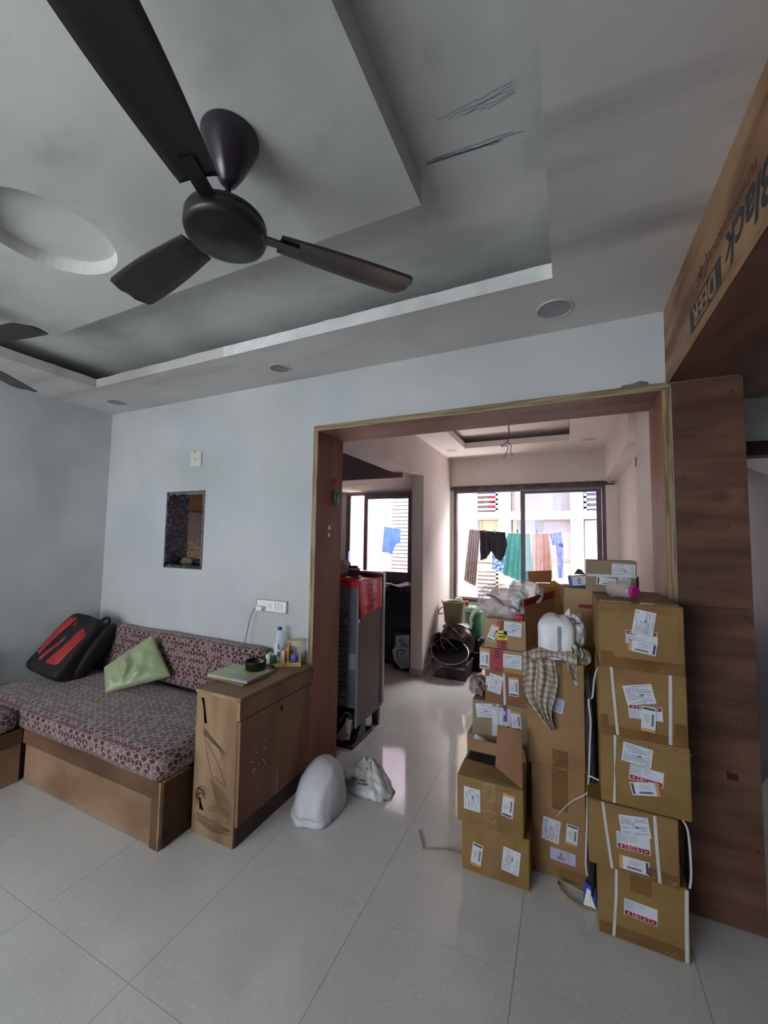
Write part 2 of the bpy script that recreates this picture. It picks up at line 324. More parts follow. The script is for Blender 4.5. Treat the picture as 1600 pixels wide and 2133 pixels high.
# on this face the print runs upside down: reading direction is towards +y, tops of letters point down
def beam_text(t, yc, zc, size, mt, name, **k): return text_obj(t, name, size, mt, beam, (XB, yc, zc), (0, 1, 0), (0, 0, -1), **k)
beam_text('Black', 1.235, 2.378, 0.148, stamp_m, 'lettering', bold=0.003, shear=0.25)
MB().quadv([(XB, 1.445, 2.312), (XB, 1.775, 2.312), (XB, 1.775, 2.402), (XB, 1.445, 2.402)]).build('lettering_block', stamp_m, beam)
text_obj('DEER', 'lettering', 0.105, ply_beam, beam, (XB-0.0008, 1.61, 2.357), (0, 1, 0), (0, 0, -1), bold=0.002)
beam_text('PLYWOOD & BLOCKBOARD', 1.43, 2.462, 0.038, fad_m, 'lettering')
b = MB()   # faded antler print
for s in (-1, 1):
    b.tube([(XB, 1.60+s*0.01, 2.425), (XB, 1.60+s*0.035, 2.45), (XB, 1.60+s*0.03, 2.49)], 0.003, 4); b.tube([(XB, 1.60+s*0.035, 2.45), (XB, 1.60+s*0.06, 2.48)], 0.003, 4)
    b.tube([(XB, 1.60+s*0.02, 2.437), (XB, 1.60+s*0.012, 2.475)], 0.0025, 4)
b.build('faded_print', fad_m, beam)
# plywood lining of the wide opening
t2 = struct(MB().box(-1.52, 0.42, 2.30, 2.38, 2.286, 2.2875).build('trim_2', ply_edge_h, origin=(-0.54, 2.2, 0)), 'plywood lining of the wide opening')
def board(name, x0, x1, y0, y1, z0, z1, mt, em, parent, front_first=True):
    b = MB().box(x0, x1, y0, y1, z0, z1); o = b.build(name, [mt, em], parent, 0.0012)
    for p in o.data.polygons:
        if p.normal.y < -0.9: p.material_index = 1
    return o
board('plywood_board', -1.54, -1.505, 2.185, 2.51, 0, 2.25, ply_v, ply_edge, t2)
board('plywood_board', 0.405, 0.438, 2.185, 2.51, 0, 2.25, ply_v, ply_edge, t2)
board('plywood_board', -1.54, 0.438, 2.185, 2.51, 2.25, 2.287, ply_h, ply_edge_h, t2)
b = MB()
for x, z in ((-1.35, 2.2495), (-0.3, 2.2495), (0.1, 2.2495), (0.28, 2.2495)):
    for y in (2.25, 2.45): b.box(x-0.004, x+0.004, y-0.004, y+0.004, z-0.0008, z)
for z in (0.5, 0.9, 1.25, 1.7, 2.05):
    for y in (2.24, 2.47): b.box(-1.505, -1.504, y-0.003, y+0.003, z-0.003, z+0.003)
b.build('screw_holes', dark_m, t2)['kind'] = 'stuff'
MB().box(-1.505, -1.5035, 2.335, 2.365, 1.595, 1.625).build('white_sticker', white_pl, t2)
MB().lathe([(0.0, 0), (0.014, 0), (0.014, 0.002), (0, 0.002)], (-1.505, 2.345, 1.56), 14, T=Matrix.Rotation(PI/2, 3, 'Y')).build('white_sticker', white_pl, t2)
b = MB().slab([(0.24, 2.199, 2.288), (0.36, 2.199, 2.288), (0.352, 2.199, 2.304), (0.325, 2.199, 2.313), (0.30, 2.199, 2.305), (0.25, 2.199, 2.301)], (0, -1, 0), 0.004)
struct(b.build('trim_3', cement_m), 'broken dark plaster above the corner of the opening')
# pillar panel facing the camera
t4 = struct(MB().box(0.44, 0.685, 2.165, 2.184, 0.0, 2.267).build('trim_4', ply_edge, origin=(0.56, 2.16, 0)), 'plywood clad pillar right of the boxes')
boxo('plywood_panel', 0.437, 0.69, 2.15, 2.1645, 1.272, 2.266, ply_p, t4, 0.001)
boxo('plywood_panel', 0.437, 0.69, 2.15, 2.1645, 0.004, 1.269, ply_p, t4, 0.001)
boxo('white_strip', 0.4385, 0.4445, 2.176, 2.1845, 0.9, 2.26, wall_m, t4)
b = MB()
for x, z in ((.47, 2.2), (.65, 2.2), (.47, 1.83), (.66, 1.82), (.48, 1.63), (.62, 1.62), (.48, 1.25), (.665, 1.24), (.48, .84), (.64, .8), (.5, .3), (.67, .32)):
    b.lathe([(0, 0), (0.0035, 0), (0.0035, 0.001), (0, 0.001)], (x, 2.1496, z), 8, T=Matrix.Rotation(PI/2, 3, 'X'))
b.build('screw_holes', dark_m, t4)['kind'] = 'stuff'
MB().box(0.585, 0.618, 2.1488, 2.1499, 0.575, 0.60).box(0.58, 0.586, 2.1488, 2.1499, 0.57, 0.61).build('dark_mark', M('pen_mark', (44, 30, 34), 0.8), t4)
# the pass-through hole: granite lining, broken rim
b = MB().box(nx0, nx0+0.018, 2.192, 2.385, nz0, nz1).box(nx0, nx1, 2.192, 2.385, nz0, nz0+0.018)
struct(b.build('trim_5', granite_m), 'dark speckled granite lining of the pass-through hole')
b = MB(); random.seed(3)
for i in range(34):
    t = i/34; z = nz0+t*(nz1-nz0); b.box(nx1-0.008-random.uniform(0, 0.006), nx1+0.006, 2.1945, 2.2, z, z+0.02)
for i in range(24):
    x = nx0+i/24*(nx1-nx0); b.box(x, x+0.02, 2.194, 2.2, nz1-0.012-random.uniform(0, 0.014), nz1+0.006)
    b.box(x, x+0.02, 2.194, 2.2, nz0-0.006, nz0+0.004)
for i in range(30):
    z = nz0+i/30*(nz1-nz0); b.box(nx0-0.008, nx0+random.uniform(0.001, 0.004), 2.194, 2.2, z, z+0.022)
struct(b.build('trim_6', cement_m), 'chipped plaster rim of the pass-through hole')
# dining room beyond the opening
YW = 5.49; DZ = 2.677
b = MB().box(-1.64, -1.46, YW, YW+0.15, 0, 2.95).box(0.42, 0.8, YW, YW+0.15, 0, 2.95).box(-1.46, 0.42, YW, YW+0.15, 0, 0.70).box(-1.46, 0.42, YW, YW+0.15, 2.25, 2.95)
struct(b.build('wall_far', dining_m, origin=(0, 0, 0)))
b = MB().box(-1.64, -1.50, 4.31, YW, 0, 2.9).box(-1.74, -1.50, W1, 4.31, 2.27, 2.9)
struct(b.build('wall_partition', dining_m, origin=(0, 0, 0)))
b = MB().box(-1.645, -1.495, 4.3, YW, 0, 0.085); struct(b.build('baseboard_partition', M('skirting_tile', (186, 172, 160), 0.3), None, 0.002))
b = MB().box(0.54, 0.7, 2.5, YW, 0, 2.9).box(0.45, 0.54, 2.5, 3.33, 0, 2.9).box(0.41, 0.54, 3.33, YW, 2.27, 2.9)
struct(b.build('wall_dining_right', dining_m, origin=(0, 0, 0)))
b = MB().slab([(0.449, 3.27, 2.13), (0.449, 3.33, 2.16), (0.449, 3.33, 2.08)], (-1, 0, 0), 0.004); struct(b.build('trim_7', cement_m), 'small broken spot in the dining wall')
tx0, tx1, ty0, ty1 = -1.15, 0.03, 2.95, 4.86
b = MB().box(-1.5, tx0, W1, YW, DZ, DZ+0.07).box(tx1, 0.6, W1, YW, DZ, DZ+0.07).box(tx0, tx1, ty1, YW, DZ, DZ+0.07).box(tx0, tx1, W1, ty0, DZ, DZ+0.07)
dc = struct(b.build('ceiling_dining', dceil_m, origin=(0, 0, 0)))
MB().box(-1.6, 0.7, W1, YW+0.1, DZ+0.14, DZ+0.24).build('upper_ceiling', dceil_m, dc)
# kitchen beyond the partition
b = MB().box(-3.9, -2.99, 5.12, 5.27, 0, 2.9).box(-1.93, -1.64, 5.12, 5.27, 0, 2.9).box(-2.99, -1.93, 5.12, 5.27, 0, 0.985).box(-2.99, -1.93, 5.12, 5.27, 2.20, 2.9)
struct(b.build('wall_kitchen', dining_m, origin=(0, 0, 0)))
kc = struct(MB().box(-3.9, -1.74, W1, 4.02, 2.70, 2.9).build('ceiling_kitchen', dceil_m, origin=(0, 0, 0)))
MB().box(-3.78, -1.64, 4.02, 5.12, 2.215, 2.9).build('loft_panel', [dining_m, loft_m], kc)
for p in kc.children[0].data.polygons:
    if p.normal.y < -0.9: p.material_index = 1
# windows
def frame(b, x0, x1, z0, z1, y0, y1, t, tb=None):
    tb = tb or t
    b.box(x0, x0+t, y0, y1, z0, z1).box(x1-t, x1, y0, y1, z0, z1).box(x0+t, x1-t, y0, y1, z1-t, z1).box(x0+t, x1-t, y0, y1, z0, z0+tb)
b = MB(); frame(b, -1.46, 0.42, 0.70, 2.25, YW+0.0, YW+0.09, 0.04)
w1 = struct(b.build('window_1', alud_m), 'large sliding window with dark frame and washing behind it')
b = MB(); frame(b, -0.565, 0.375, 0.735, 2.215, YW+0.01, YW+0.035, 0.055, 0.05); b.build('sash', alud_m, w1)
MB().box(0.385, 0.412, YW+0.04, YW+0.07, 0.735, 2.215).build('sash_edge', alud_m, w1)
MB().box(-0.51, 0.32, YW+0.018, YW+0.022, 0.78, 2.165).build('glass_pane', glass_m, w1)
MB().box(-1.42, 0.38, YW+0.002, YW+0.012, 2.19, 2.215).box(-1.42, 0.38, YW+0.05, YW+0.06, 0.735, 0.755).build('track', alu_m, w1)
b = MB().box(-1.49, 0.44, YW-0.03, YW-0.005, 2.255, 2.285).box(-1.51, 0.52, YW-0.05, YW-0.03, 2.232, 2.25)
b.tube([(0.40, YW-0.04, 2.27), (0.45, YW-0.04, 2.29), (0.5, YW-0.04, 2.265), (0.53, YW-0.03, 2.28)], 0.006, 6)
struct(b.build('trim_8', M('old_curtain_rail', (96, 84, 80), 0.7, (60, 50, 48), scale=14)), 'stained old curtain rail above the large window')
b = MB(); frame(b, -2.99, -1.93, 0.985, 2.20, 5.12, 5.2, 0.035)
w2 = struct(b.build('window_2', alu_m), 'kitchen sliding window with grey aluminium frame')
b = MB(); frame(b, -2.70, -1.955, 1.02, 2.165, 5.135, 5.16, 0.055, 0.06); b.build('sash', alu_m, w2)
MB().box(-2.645, -2.01, 5.145, 5.149, 1.08, 2.11).build('glass_pane', glass_m, w2)
MB().box(-1.975, -1.962, 5.115, 5.135, 1.36, 1.52).build('latch', alud_m, w2)
MB().box(-2.99, -1.66, 5.05, 5.12, 0.945, 0.985).build('sill', M('stone_sill', (120, 110, 120), 0.4), w2)
MB().box(-2.955, -2.93, 5.10, 5.13, 1.0, 1.35).build('blue_strip', M('blue_film', (70, 80, 190), 0.4), w2)
MB().box(-2.955, -2.925, 5.125, 5.15, 1.35, 2.165).build('sash_edge', alud_m, w2)
# passage on the right, with a door standing open
b = MB().box(0.69, 1.0, 3.3, 3.4, 0, 2.9).box(1.9, 2.5, 3.3, 3.4, 0, 2.9).box(1.0, 1.9, 3.3, 3.4, 2.2, 2.9)
struct(b.build('wall_passage', wall_m, origin=(0, 0, 0)))
struct(boxo('ceiling_passage', 0.69, 2.5, 2.5, 4.6, 2.72, 2.9, ceil_m, origin=(0, 0, 0)))
struct(boxo('wall_bedroom', 0.7, 2.6, 4.5, 4.6, 0, 2.9, M('bedroom_paint', (200, 186, 182), 0.8), origin=(0, 0, 0)))
d1 = struct(MB().box(0.985, 1.02, 3.285, 3.41, 0, 2.2).box(1.88, 1.915, 3.285, 3.41, 0, 2.2).box(1.02, 1.88, 3.285, 3.41, 2.11, 2.2).build('door_1', M('door_frame_wood', (58, 36, 32), 0.5, (44, 26, 24), scale=5), None, 0.004), 'dark door standing open at the right edge')
lam = M('dark_laminate', (76, 72, 88), 0.32, (54, 50, 64), scale=3, stretch=(14, 14, 0.4), spec=0.5)
Td = Matrix.Translation((1.04, 3.36, 0)) @ Matrix.Rotation(math.radians(60), 4, 'Z')
MB().box(0, 0.85, -0.018, 0.018, 0.01, 2.06, T=Td).build('door_leaf', lam, d1, 0.002)
MB().tube([Td @ Vector((0.78, -0.02, 1.0)), Td @ Vector((0.78, -0.06, 1.0)), Td @ Vector((0.68, -0.06, 1.0))], 0.009, 8).build('door_handle', M('steel', (170, 170, 175), 0.25, metal=0.9), d1)
# ------------------------------------------------------------------ outside: facing building
sunw = M('facade_white', (206, 200, 208), 0.8, (196, 190, 200), scale=2); cream = M('facade_cream', (206, 190, 158), 0.8, (198, 180, 148), scale=3)
beige = M('facade_beige', (190, 180, 168), 0.8, (182, 170, 158), scale=3); pinkish = M('facade_pink', (168, 150, 154), 0.8); frost = M('frosted_pane', (172, 172, 174), 0.5, (158, 160, 164), scale=2)
greyp = M('grey_pane', (142, 146, 164), 0.3, (126, 132, 152), scale=2); yelp = M('yellow_pipe', (240, 226, 150), 0.5); mesh_m = M('dark_mesh', (150, 140, 146), 0.8, (120, 112, 118), scale=6)
ext = thing('apartment_building', (-1, 9.9, -6), 'pale sunlit apartment building seen through the large window', 'building')
boxo('wall', -9, 5, 9.6, 9.9, -6, 7, sunw, ext)
boxo('floor_slab', -9, 5, 9.25, 9.6, 2.02, 2.19, sunw, ext); boxo('floor_slab', -9, 5, 9.25, 9.6, -1.0, -0.83, sunw, ext)
for x0, x1 in ((-1.40, -1.18), (0.11, 0.30)): boxo('column', x0, x1, 9.3, 9.6, -6, 7, sunw, ext, 0.01)
boxo('pipe', -1.43, -1.385, 9.2, 9.245, -6, 7, yelp, ext, 0.015)
MB().tube([(0.075, 9.22, -6), (0.075, 9.22, 7)], 0.03, 10).build('pipe', cream, ext); MB().tube([(-1.03, 9.35, 2.19), (-1.03, 9.35, 7)], 0.04, 10).build('pipe', sunw, ext)
def grille(x0, x1, z0, z1, y, n, parent, back=None, things=False):
    g = boxo('balcony_back', x0, x1, y+0.12, y+0.16, z0, z1, back or mesh_m, parent)
    for i in range(n):
        z = z0+(i+0.5)*(z1-z0)/n; boxo('balcony_rail', x0, x1, y, y+0.04, z-0.022, z+0.022, sunw, parent)
    for x in (x0, x1-0.05): boxo('balcony_post', x, x+0.05, y, y+0.05, z0, z1, sunw, parent)
grille(-2.31, -1.45, 2.2, 3.2, 9.3, 9, ext); grille(0.31, 1.3, 2.2, 3.2, 9.3, 9, ext, greyp)
grille(-2.31, -1.45, 0.1, 1.0, 9.3, 10, ext, beige)
for x, z, c, w_ in ((-1.66, 2.62, (60, 110, 200), .14), (-1.65, 2.5, (200, 50, 70), .16), (-1.68, 2.33, (205, 60, 90), .16), (-2.05, 2.6, (70, 70, 80), .12), (-1.9, 2.45, (150, 90, 60), .1), (-2.2, 2.35, (90, 84, 100), .1)):
    boxo('balcony_cloth', x, x+w_, 9.36, 9.39, z-.07, z+.07, M('cloth_%d_%d_%d' % c, c, 0.9), ext, 0.01)
boxo('upper_window', -0.9, 0.05, 9.52, 9.58, 2.2, 3.3, frost, ext); boxo('wall_panel', -1.17, -0.95, 9.5, 9.58, 2.2, 3.3, pinkish, ext)
f = boxo('window_frame', -1.14, 0.11, 9.5, 9.56, 1.1, 2.02, cream, ext); boxo('pane', -1.06, -0.53, 9.48, 9.498, 1.15, 1.98, greyp, f); boxo('pane', -0.50, 0.05, 9.48, 9.498, 1.15, 1.98, frost, f)
boxo('wall_panel', -1.10, 0.06, 9.5, 9.56, -0.8, 1.09, beige, ext)
f = boxo('window_frame', -2.32, -1.85, 9.5, 9.56, 1.02, 2.01, cream, ext); boxo('pane', -2.28, -1.89, 9.48, 9.498, 1.06, 1.97, greyp, f)
boxo('wall_panel', -1.84, -1.45, 9.52, 9.57, 1.02, 2.01, cream, ext)
grd = M('tile_grid', (238, 218, 180), 0.6, (206, 186, 166), scale=30, mixlo=0.48, mixhi=0.52); boxo('wall_panel', 0.32, 1.2, 9.5, 9.56, 0.6, 2.0, grd, ext)
ext2 = thing('building_wing', (-3.6, 7.6, -6), 'white building wing with horizontal slats outside the kitchen window', 'building')
boxo('wall', -7.5, -2.7, 7.62, 7.9, -6, 6, sunw, ext2)
for i in range(34): z = 0.35+i*0.075; boxo('slat', -3.33, -2.80, 7.50, 7.56, z, z+0.058, sunw, ext2)
boxo('slat_backing', -3.33, -2.80, 7.57, 7.61, 0.3, 2.95, mesh_m, ext2)
boxo('side_fin', -4.3, -3.93, 5.3, 7.6, -6, 6, cream, ext2)
ext3 = boxo('outer_fin', -1.72, -1.52, 5.66, 7.4, -3, 4, cream); struct(ext3); ext3.name = 'wall_outer_fin'
struct(boxo('ground', -14, 12, 5.8, 9.7, -6.1, -6.0, beige, origin=(0, 0, -6)))
b = MB().box(-4.4, 1.2, -4.2, -2.6, 2.5, 2.65).box(-3.95, 2.7, -2.6, 5.65, 2.95, 3.2); struct(b.build('roof_and_sun_block', sunw, origin=(0, 0, 2.5)))  # unseen; rear overhang added to keep the sun out of the rear window
# ------------------------------------------------------------------ sofa fabric
def fabric(name, size=0.058):
    m, nt, b = new_mat(name); N = nt.nodes; L = nt.links
    b.inputs['Roughness'].default_value = 0.85; b.inputs['Sheen Weight'].default_value = 0.25
    def V(op, a, c=None, d=None):
        n = N.new('ShaderNodeVectorMath'); n.operation = op
        for i, x in enumerate((a, c, d)):
            if x is None: continue
            if isinstance(x, (tuple, list)): n.inputs[i].default_value = x
            elif isinstance(x, (int, float)): n.inputs['Scale'].default_value = x
            else: L.new(x, n.inputs[i])
        return n
    def F(op, a, c=None, d=None):
        n = N.new('ShaderNodeMath'); n.operation = op
        for i, x in enumerate((a, c, d)):
            if x is None: continue
            if isinstance(x, (int, float)): n.inputs[i].default_value = x
            else: L.new(x, n.inputs[i])
        return n.outputs[0]
    uv = N.new('ShaderNodeTexCoord').outputs['UV']
    sc_ = V('SCALE', uv); sc_.inputs['Scale'].default_value = 1/size; p = V('ADD', sc_.outputs[0], (200, 200, 0)).outputs[0]
    S = (1.0, 1.7320508, 1.0); H = (0.5, 0.8660254, 0.0)
    a = V('SUBTRACT', V('MODULO', p, S).outputs[0], H).outputs[0]
    c = V('SUBTRACT', V('MODULO', V('SUBTRACT', p, H).outputs[0], S).outputs[0], H).outputs[0]
    la = V('DOT_PRODUCT', a, V('MULTIPLY', a, (1, 1, 0)).outputs[0]).outputs['Value']; lc = V('DOT_PRODUCT', c, V('MULTIPLY', c, (1, 1, 0)).outputs[0]).outputs['Value']
    lt = F('LESS_THAN', la, lc); mx = N.new('ShaderNodeMix'); mx.data_type = 'VECTOR'; L.new(lt, mx.inputs[0]); L.new(c, mx.inputs[4]); L.new(a, mx.inputs[5]); q = mx.outputs[1]
    cid = V('SUBTRACT', p, q).outputs[0]
    def dot(vec): return V('DOT_PRODUCT', q, (vec[0], vec[1], 0)).outputs['Value']
    h = None
    for an in (0, 60, 120):
        v = F('ABSOLUTE', dot((math.cos(math.radians(an)), math.sin(math.radians(an))))); h = v if h is None else F('MAXIMUM', h, v)
    edge = F('SUBTRACT', 0.5, h)                       # distance to hexagon border
    sp = None; sectors = []
    for an in (30, 150, 270):                          # spokes to alternate corners
        d = (math.cos(math.radians(an)), math.sin(math.radians(an))); n_ = (-d[1], d[0])
        along = dot(d); across = dot(n_); dist = F('ADD', F('ABSOLUTE', across), F('MULTIPLY', F('LESS_THAN', along, 0.0), 10.0))
        sp = dist if sp is None else F('MINIMUM', sp, dist)
    an_ = F('ARCTAN2', dot((0, 1)), dot((1, 0))); sec = F('FLOOR', F('DIVIDE', F('ADD', an_, 2*PI-PI/6), 2*PI/3))
    wn = N.new('ShaderNodeTexWhiteNoise'); wn.noise_dimensions = '4D'
    rd = V('SNAP', V('ADD', cid, (0.05, 0.05, 0)).outputs[0], (0.25, 0.4330127, 1)).outputs[0]; L.new(rd, wn.inputs['Vector']); L.new(F('MODULO', sec, 3.0), wn.inputs['W'])
    dmin = F('MINIMUM', edge, sp); inside = F('GREATER_THAN', dmin, 0.052)
    mar = F('MULTIPLY', inside, F('GREATER_THAN', wn.outputs['Value'], 0.30))
    col1 = N.new('ShaderNodeMix'); col1.data_type = 'RGBA'; L.new(inside, col1.inputs[0]); col1.inputs[6].default_value = (*lin((158, 134, 132)), 1); col1.inputs[7].default_value = (*lin((114, 97, 97)), 1)
    col2 = N.new('ShaderNodeMix'); col2.data_type = 'RGBA'; L.new(mar, col2.inputs[0]); L.new(col1.outputs[2], col2.inputs[6]); col2.inputs[7].default_value = (*lin((70, 27, 38)), 1)
    nb = N.new('ShaderNodeTexNoise'); nb.inputs['Scale'].default_value = 5; col3 = N.new('ShaderNodeMix'); col3.data_type = 'RGBA'; col3.blend_type = 'MULTIPLY'; col3.inputs[0].default_value = 0.5
    L.new(col2.outputs[2], col3.inputs[6]); L.new(nb.outputs[0], col3.inputs[7]); 
    g = N.new('ShaderNodeMix'); g.data_type = 'RGBA'; g.inputs[0].default_value = 0.45; L.new(col2.outputs[2], g.inputs[6]); L.new(col3.outputs[2], g.inputs[7])
    L.new(g.outputs[2], b.inputs['Base Color']); return m
fab = fabric('sofa_fabric')
def cushion(name, x0, x1, y0, y1, z0, z1, parent, mt, r=0.035, sag=0.008, lean=0.0, seed=0):
    """padded box with rounded edges and a slightly uneven top"""
    b = MB(); nx = max(4, int((x1-x0)/0.07)); ny = max(4, int((y1-y0)/0.07)); nzz = max(3, int((z1-z0)/0.04))
    bm = bmesh.new(); 
    def P(i, j, k): return Vector((x0+(x1-x0)*i/nx, y0+(y1-y0)*j/ny, z0+(z1-z0)*k/nzz))
    vs = {}
    def vid(i, j, k):
        if (i, j, k) not in vs:
            p = P(i, j, k); c = Vector((min(max(p.x, x0+r), x1-r), min(max(p.y, y0+r), y1-r), min(max(p.z, z0+r), z1-r))); d = p-c
            if d.length > 1e-6: p = c+d.normalized()*min(r, d.length if sum(1 for t in d if abs(t) > 1e-6) > 1 else r)
            p = p+Vector((nz(p.y*4, p.z*4, 3+seed), nz(p.x*4, p.z*4, 7+seed), nz(p.x*3, p.y*3, 11+seed)))*sag
            if lean: p.y += lean*(1-(p.z-z0)/(z1-z0))
            vs[(i, j, k)] = len(b.v); b.v.append(p)
        return vs[(i, j, k)]
    for i in range(nx):
        for j in range(ny):
            for k, fl in ((0, 1), (nzz, 0)):
                f = [vid(i, j, k), vid(i+1, j, k), vid(i+1, j+1, k), vid(i, j+1, k)]; b.f.append(f[::-1] if fl else f); b.m.append(0)
    for i in range(nx):
        for k in range(nzz):
            for j in (0, ny): b.f.append([vid(i, j, k), vid(i+1, j, k), vid(i+1, j, k+1), vid(i, j, k+1)]); b.m.append(0)
    for j in range(ny):
        for k in range(nzz):
            for i in (0, nx): b.f.append([vid(i, j, k), vid(i, j+1, k), vid(i, j+1, k+1), vid(i, j, k+1)]); b.m.append(0)
    bm.free()
    return b.build(name, mt, parent, smooth=True, uvbox=True, clean=False)
sofa = thing('sofa', (-2.8, 1.8, 0), 'long built-in sofa with maroon patterned cushions along the back wall', 'sofa')
boxo('base', -3.77, -1.845, 1.43, 2.19, 0.02, 0.318, sofa_dark, sofa)
boxo('front_panel', -3.10, -1.90, 1.412, 1.43, 0.004, 0.232, sofa_panel, sofa, 0.001)
boxo('top_rail', -3.115, -1.8455, 1.402, 1.43, 0.232, 0.322, sofa_rail, sofa, 0.002)
boxo('corner_post', -1.902, -1.8455, 1.402, 1.43, 0, 0.232, sofa_rail, sofa, 0.002)
boxo('edge_strip', -1.8453, -1.838, 1.4015, 1.4185, 0.0, 0.3215, edge_pale, sofa)
boxo('end_panel', -1.8445, -1.832, 1.4187, 2.19, 0.004, 0.318, sofa_dark, sofa, 0.001)
boxo('end_rail', -1.845, -1.831, 1.419, 1.565, 0.3185, 0.3238, edge_pale, sofa)
cushion('seat_cushion', -3.775, -1.823, 1.378, 2.075, 0.324, 0.445, sofa, fab, seed=1, sag=0.009)
cushion('back_cushion', -3.775, -1.822, 2.085, 2.195, 0.446, 0.795, sofa, fab, r=0.03, seed=5, lean=-0.02)
sofa2 = thing('sofa', (-3.45, 0.6, 0), 'short patterned sofa section along the left wall, cut by the photo edge', 'sofa')
boxo('base', -3.77, -3.14, -0.6, 1.425, 0.02, 0.318, sofa_dark, sofa2)
boxo('front_panel', -3.14, -3.125, -0.6, 1.398, 0.004, 0.232, sofa_panel, sofa2, 0.001)
boxo('top_rail', -3.14, -3.117, -0.6, 1.40, 0.232, 0.322, sofa_rail, sofa2, 0.002)
cushion('seat_cushion', -3.775, -3.105, -0.6, 1.368, 0.324, 0.445, sofa2, fab, seed=9)
cushion('back_cushion', -3.775, -3.66, -0.6, 1.37, 0.447, 0.72, sofa2, fab, r=0.03, seed=12)
# ------------------------------------------------------------------ cabinet
cab = thing('cabinet', (-1.66, 1.88, 0), 'low scribbled plywood cabinet beside the sofa end', 'cabinet')
X0, X1, Y0, Y1 = -1.812, -1.505, 1.572, 2.195
boxo('body', X0+.004, X1-.025, Y0+0.016, Y1, 0.10, 0.70, cab_side, cab)
boxo('side_panel', X0, X1-0.0185, Y0, Y0+0.016, 0, 0.708, cab_side, cab, 0.001)
boxo('kick_board', X0+.004, X1-0.014, Y0+0.01, Y1, 0, 0.10, kick_m, cab)
boxo('top', X0-0.006, X1+0.002, Y0-0.004, Y1, 0.708, 0.727, cab_top, cab, 0.002)
b = MB(); random.seed(5)
for i in range(18): x = X0-0.004+i/18*0.29; b.box(x, x+0.0163, Y0-0.0055, Y0-0.003, 0.708+random.uniform(0, .004), 0.7265)
b.build('worn_edge', edge_pale, cab)
dr = boxo('drawer', X1-0.018, X1, Y0-0.001, Y1, 0.615, 0.705, cab_door, cab, 0.0015); boxo('edge_strip', X1-0.0185, X1-0.0002, Y0-0.0022, Y0-0.001, 0.615, 0.705, edge_pale, dr)
for y0, y1 in ((Y0+0.002, 1.868), (1.874, Y1-0.004)):
    dd = boxo('door', X1-0.018, X1, y0, y1, 0.105, 0.610, cab_door, cab, 0.0015)
    for ya in (y0, y1-0.006): boxo('edge_strip', X1-0.001, X1+0.0014, ya, ya+0.006, 0.105, 0.61, edge_pale, dd)
    if y0 > 1.7: boxo('keyhole', X1, X1+0.002, y0+0.012, y0+0.03, 0.55, 0.578, dark_m, dd)
scr = M('crayon_scribble', (86, 62, 48), 0.8)
b = MB(); random.seed(11)
def scribble(b, pts, wd, y):
    P = [Vector((x, y, z)) for x, z in pts]; Q = []
    for i in range(len(P)-1):
        for k in range(5): Q.append(P[i].lerp(P[i+1], k/5)+Vector((random.uniform(-1, 1), 0, random.uniform(-1, 1)))*0.0012)
    Q.append(P[-1])
    for i in range(len(Q)-1):
        d = (Q[i+1]-Q[i]); d = d.normalized() if d.length > 1e-6 else Vector((1, 0, 0)); n_ = Vector((-d.z, 0, d.x))*wd*0.85
        b.quadv([Q[i]-n_, Q[i+1]-n_, Q[i+1]+n_, Q[i]+n_])
ys = Y0-0.0006
def S(u, v): return (X0+u*(X1-0.0185-X0), v*0.70)   # panel fractions
for k in range(9): scribble(b, [S(.15+random.uniform(-.02, .03), .98), S(.2+random.uniform(-.02, .03), .9), S(.24+random.uniform(-.03, .03), .8)], 0.004, ys)
for k in range(7): scribble(b, [S(.2, .77-k*.008), S(.45+k*.03, .70-k*.01), S(.7+random.uniform(-.1, .1), .64-k*.01)], 0.0014, ys)
scribble(b, [S(.22, .74), S(.3, .6), S(.48, .42), S(.56, .36)], 0.002, ys); scribble(b, [S(.28, .68), S(.6, .54), S(.8, .40), S(.5, .44)], 0.002, ys)
for k in range(10): scribble(b, [S(.4+.05*k*.3, .42-k*.012), S(.7, .36-k*.014), S(.95, .30-k*.012)], 0.0012, ys)
for k in range(12):
    c = (.2+random.uniform(-.05, .05), .28+random.uniform(-.04, .04)); scribble(b, [S(c[0]+.1*math.cos(a), c[1]+.05*math.sin(a)) for a in (0.2, 1, 2, 3, 4)], 0.0014, ys)
for k in range(10): scribble(b, [S(.18+random.uniform(-.03, .03), .26), S(.24+random.uniform(-.05, .05), .18)], 0.004, ys)
for k in range(10): scribble(b, [S(.08+random.uniform(0, .1), .15-k*.006), S(.5, .13-k*.008+random.uniform(-.02, .02)), S(.92, .14-k*.006+random.uniform(-.02, .03))], 0.0013, ys)
for k in range(4): scribble(b, [S(.4, .18+k*.01), S(.6, .22+k*.012), S(.85, .2+k*.015), S(.88, .16+k*.02)], 0.0013, ys)
b.build('scribble', scr, cab)['kind'] = 'stuff'
b = MB(); random.seed(4)
for k in range(10):
    y = 1.66+random.uniform(0, .12); z = 0.37+random.uniform(-.06, .1); a = random.uniform(0, 3); l = random.uniform(.004, .012)
    d = Vector((0, math.cos(a), math.sin(a)))*l; n_ = Vector((0, -math.sin(a), math.cos(a)))*0.0018; p = Vector((X1+0.0006, y, z)); b.quadv([p-d-n_, p+d-n_, p+d+n_, p-d+n_])
b.build('paint_chips', lip_m, cab)['kind'] = 'stuff'
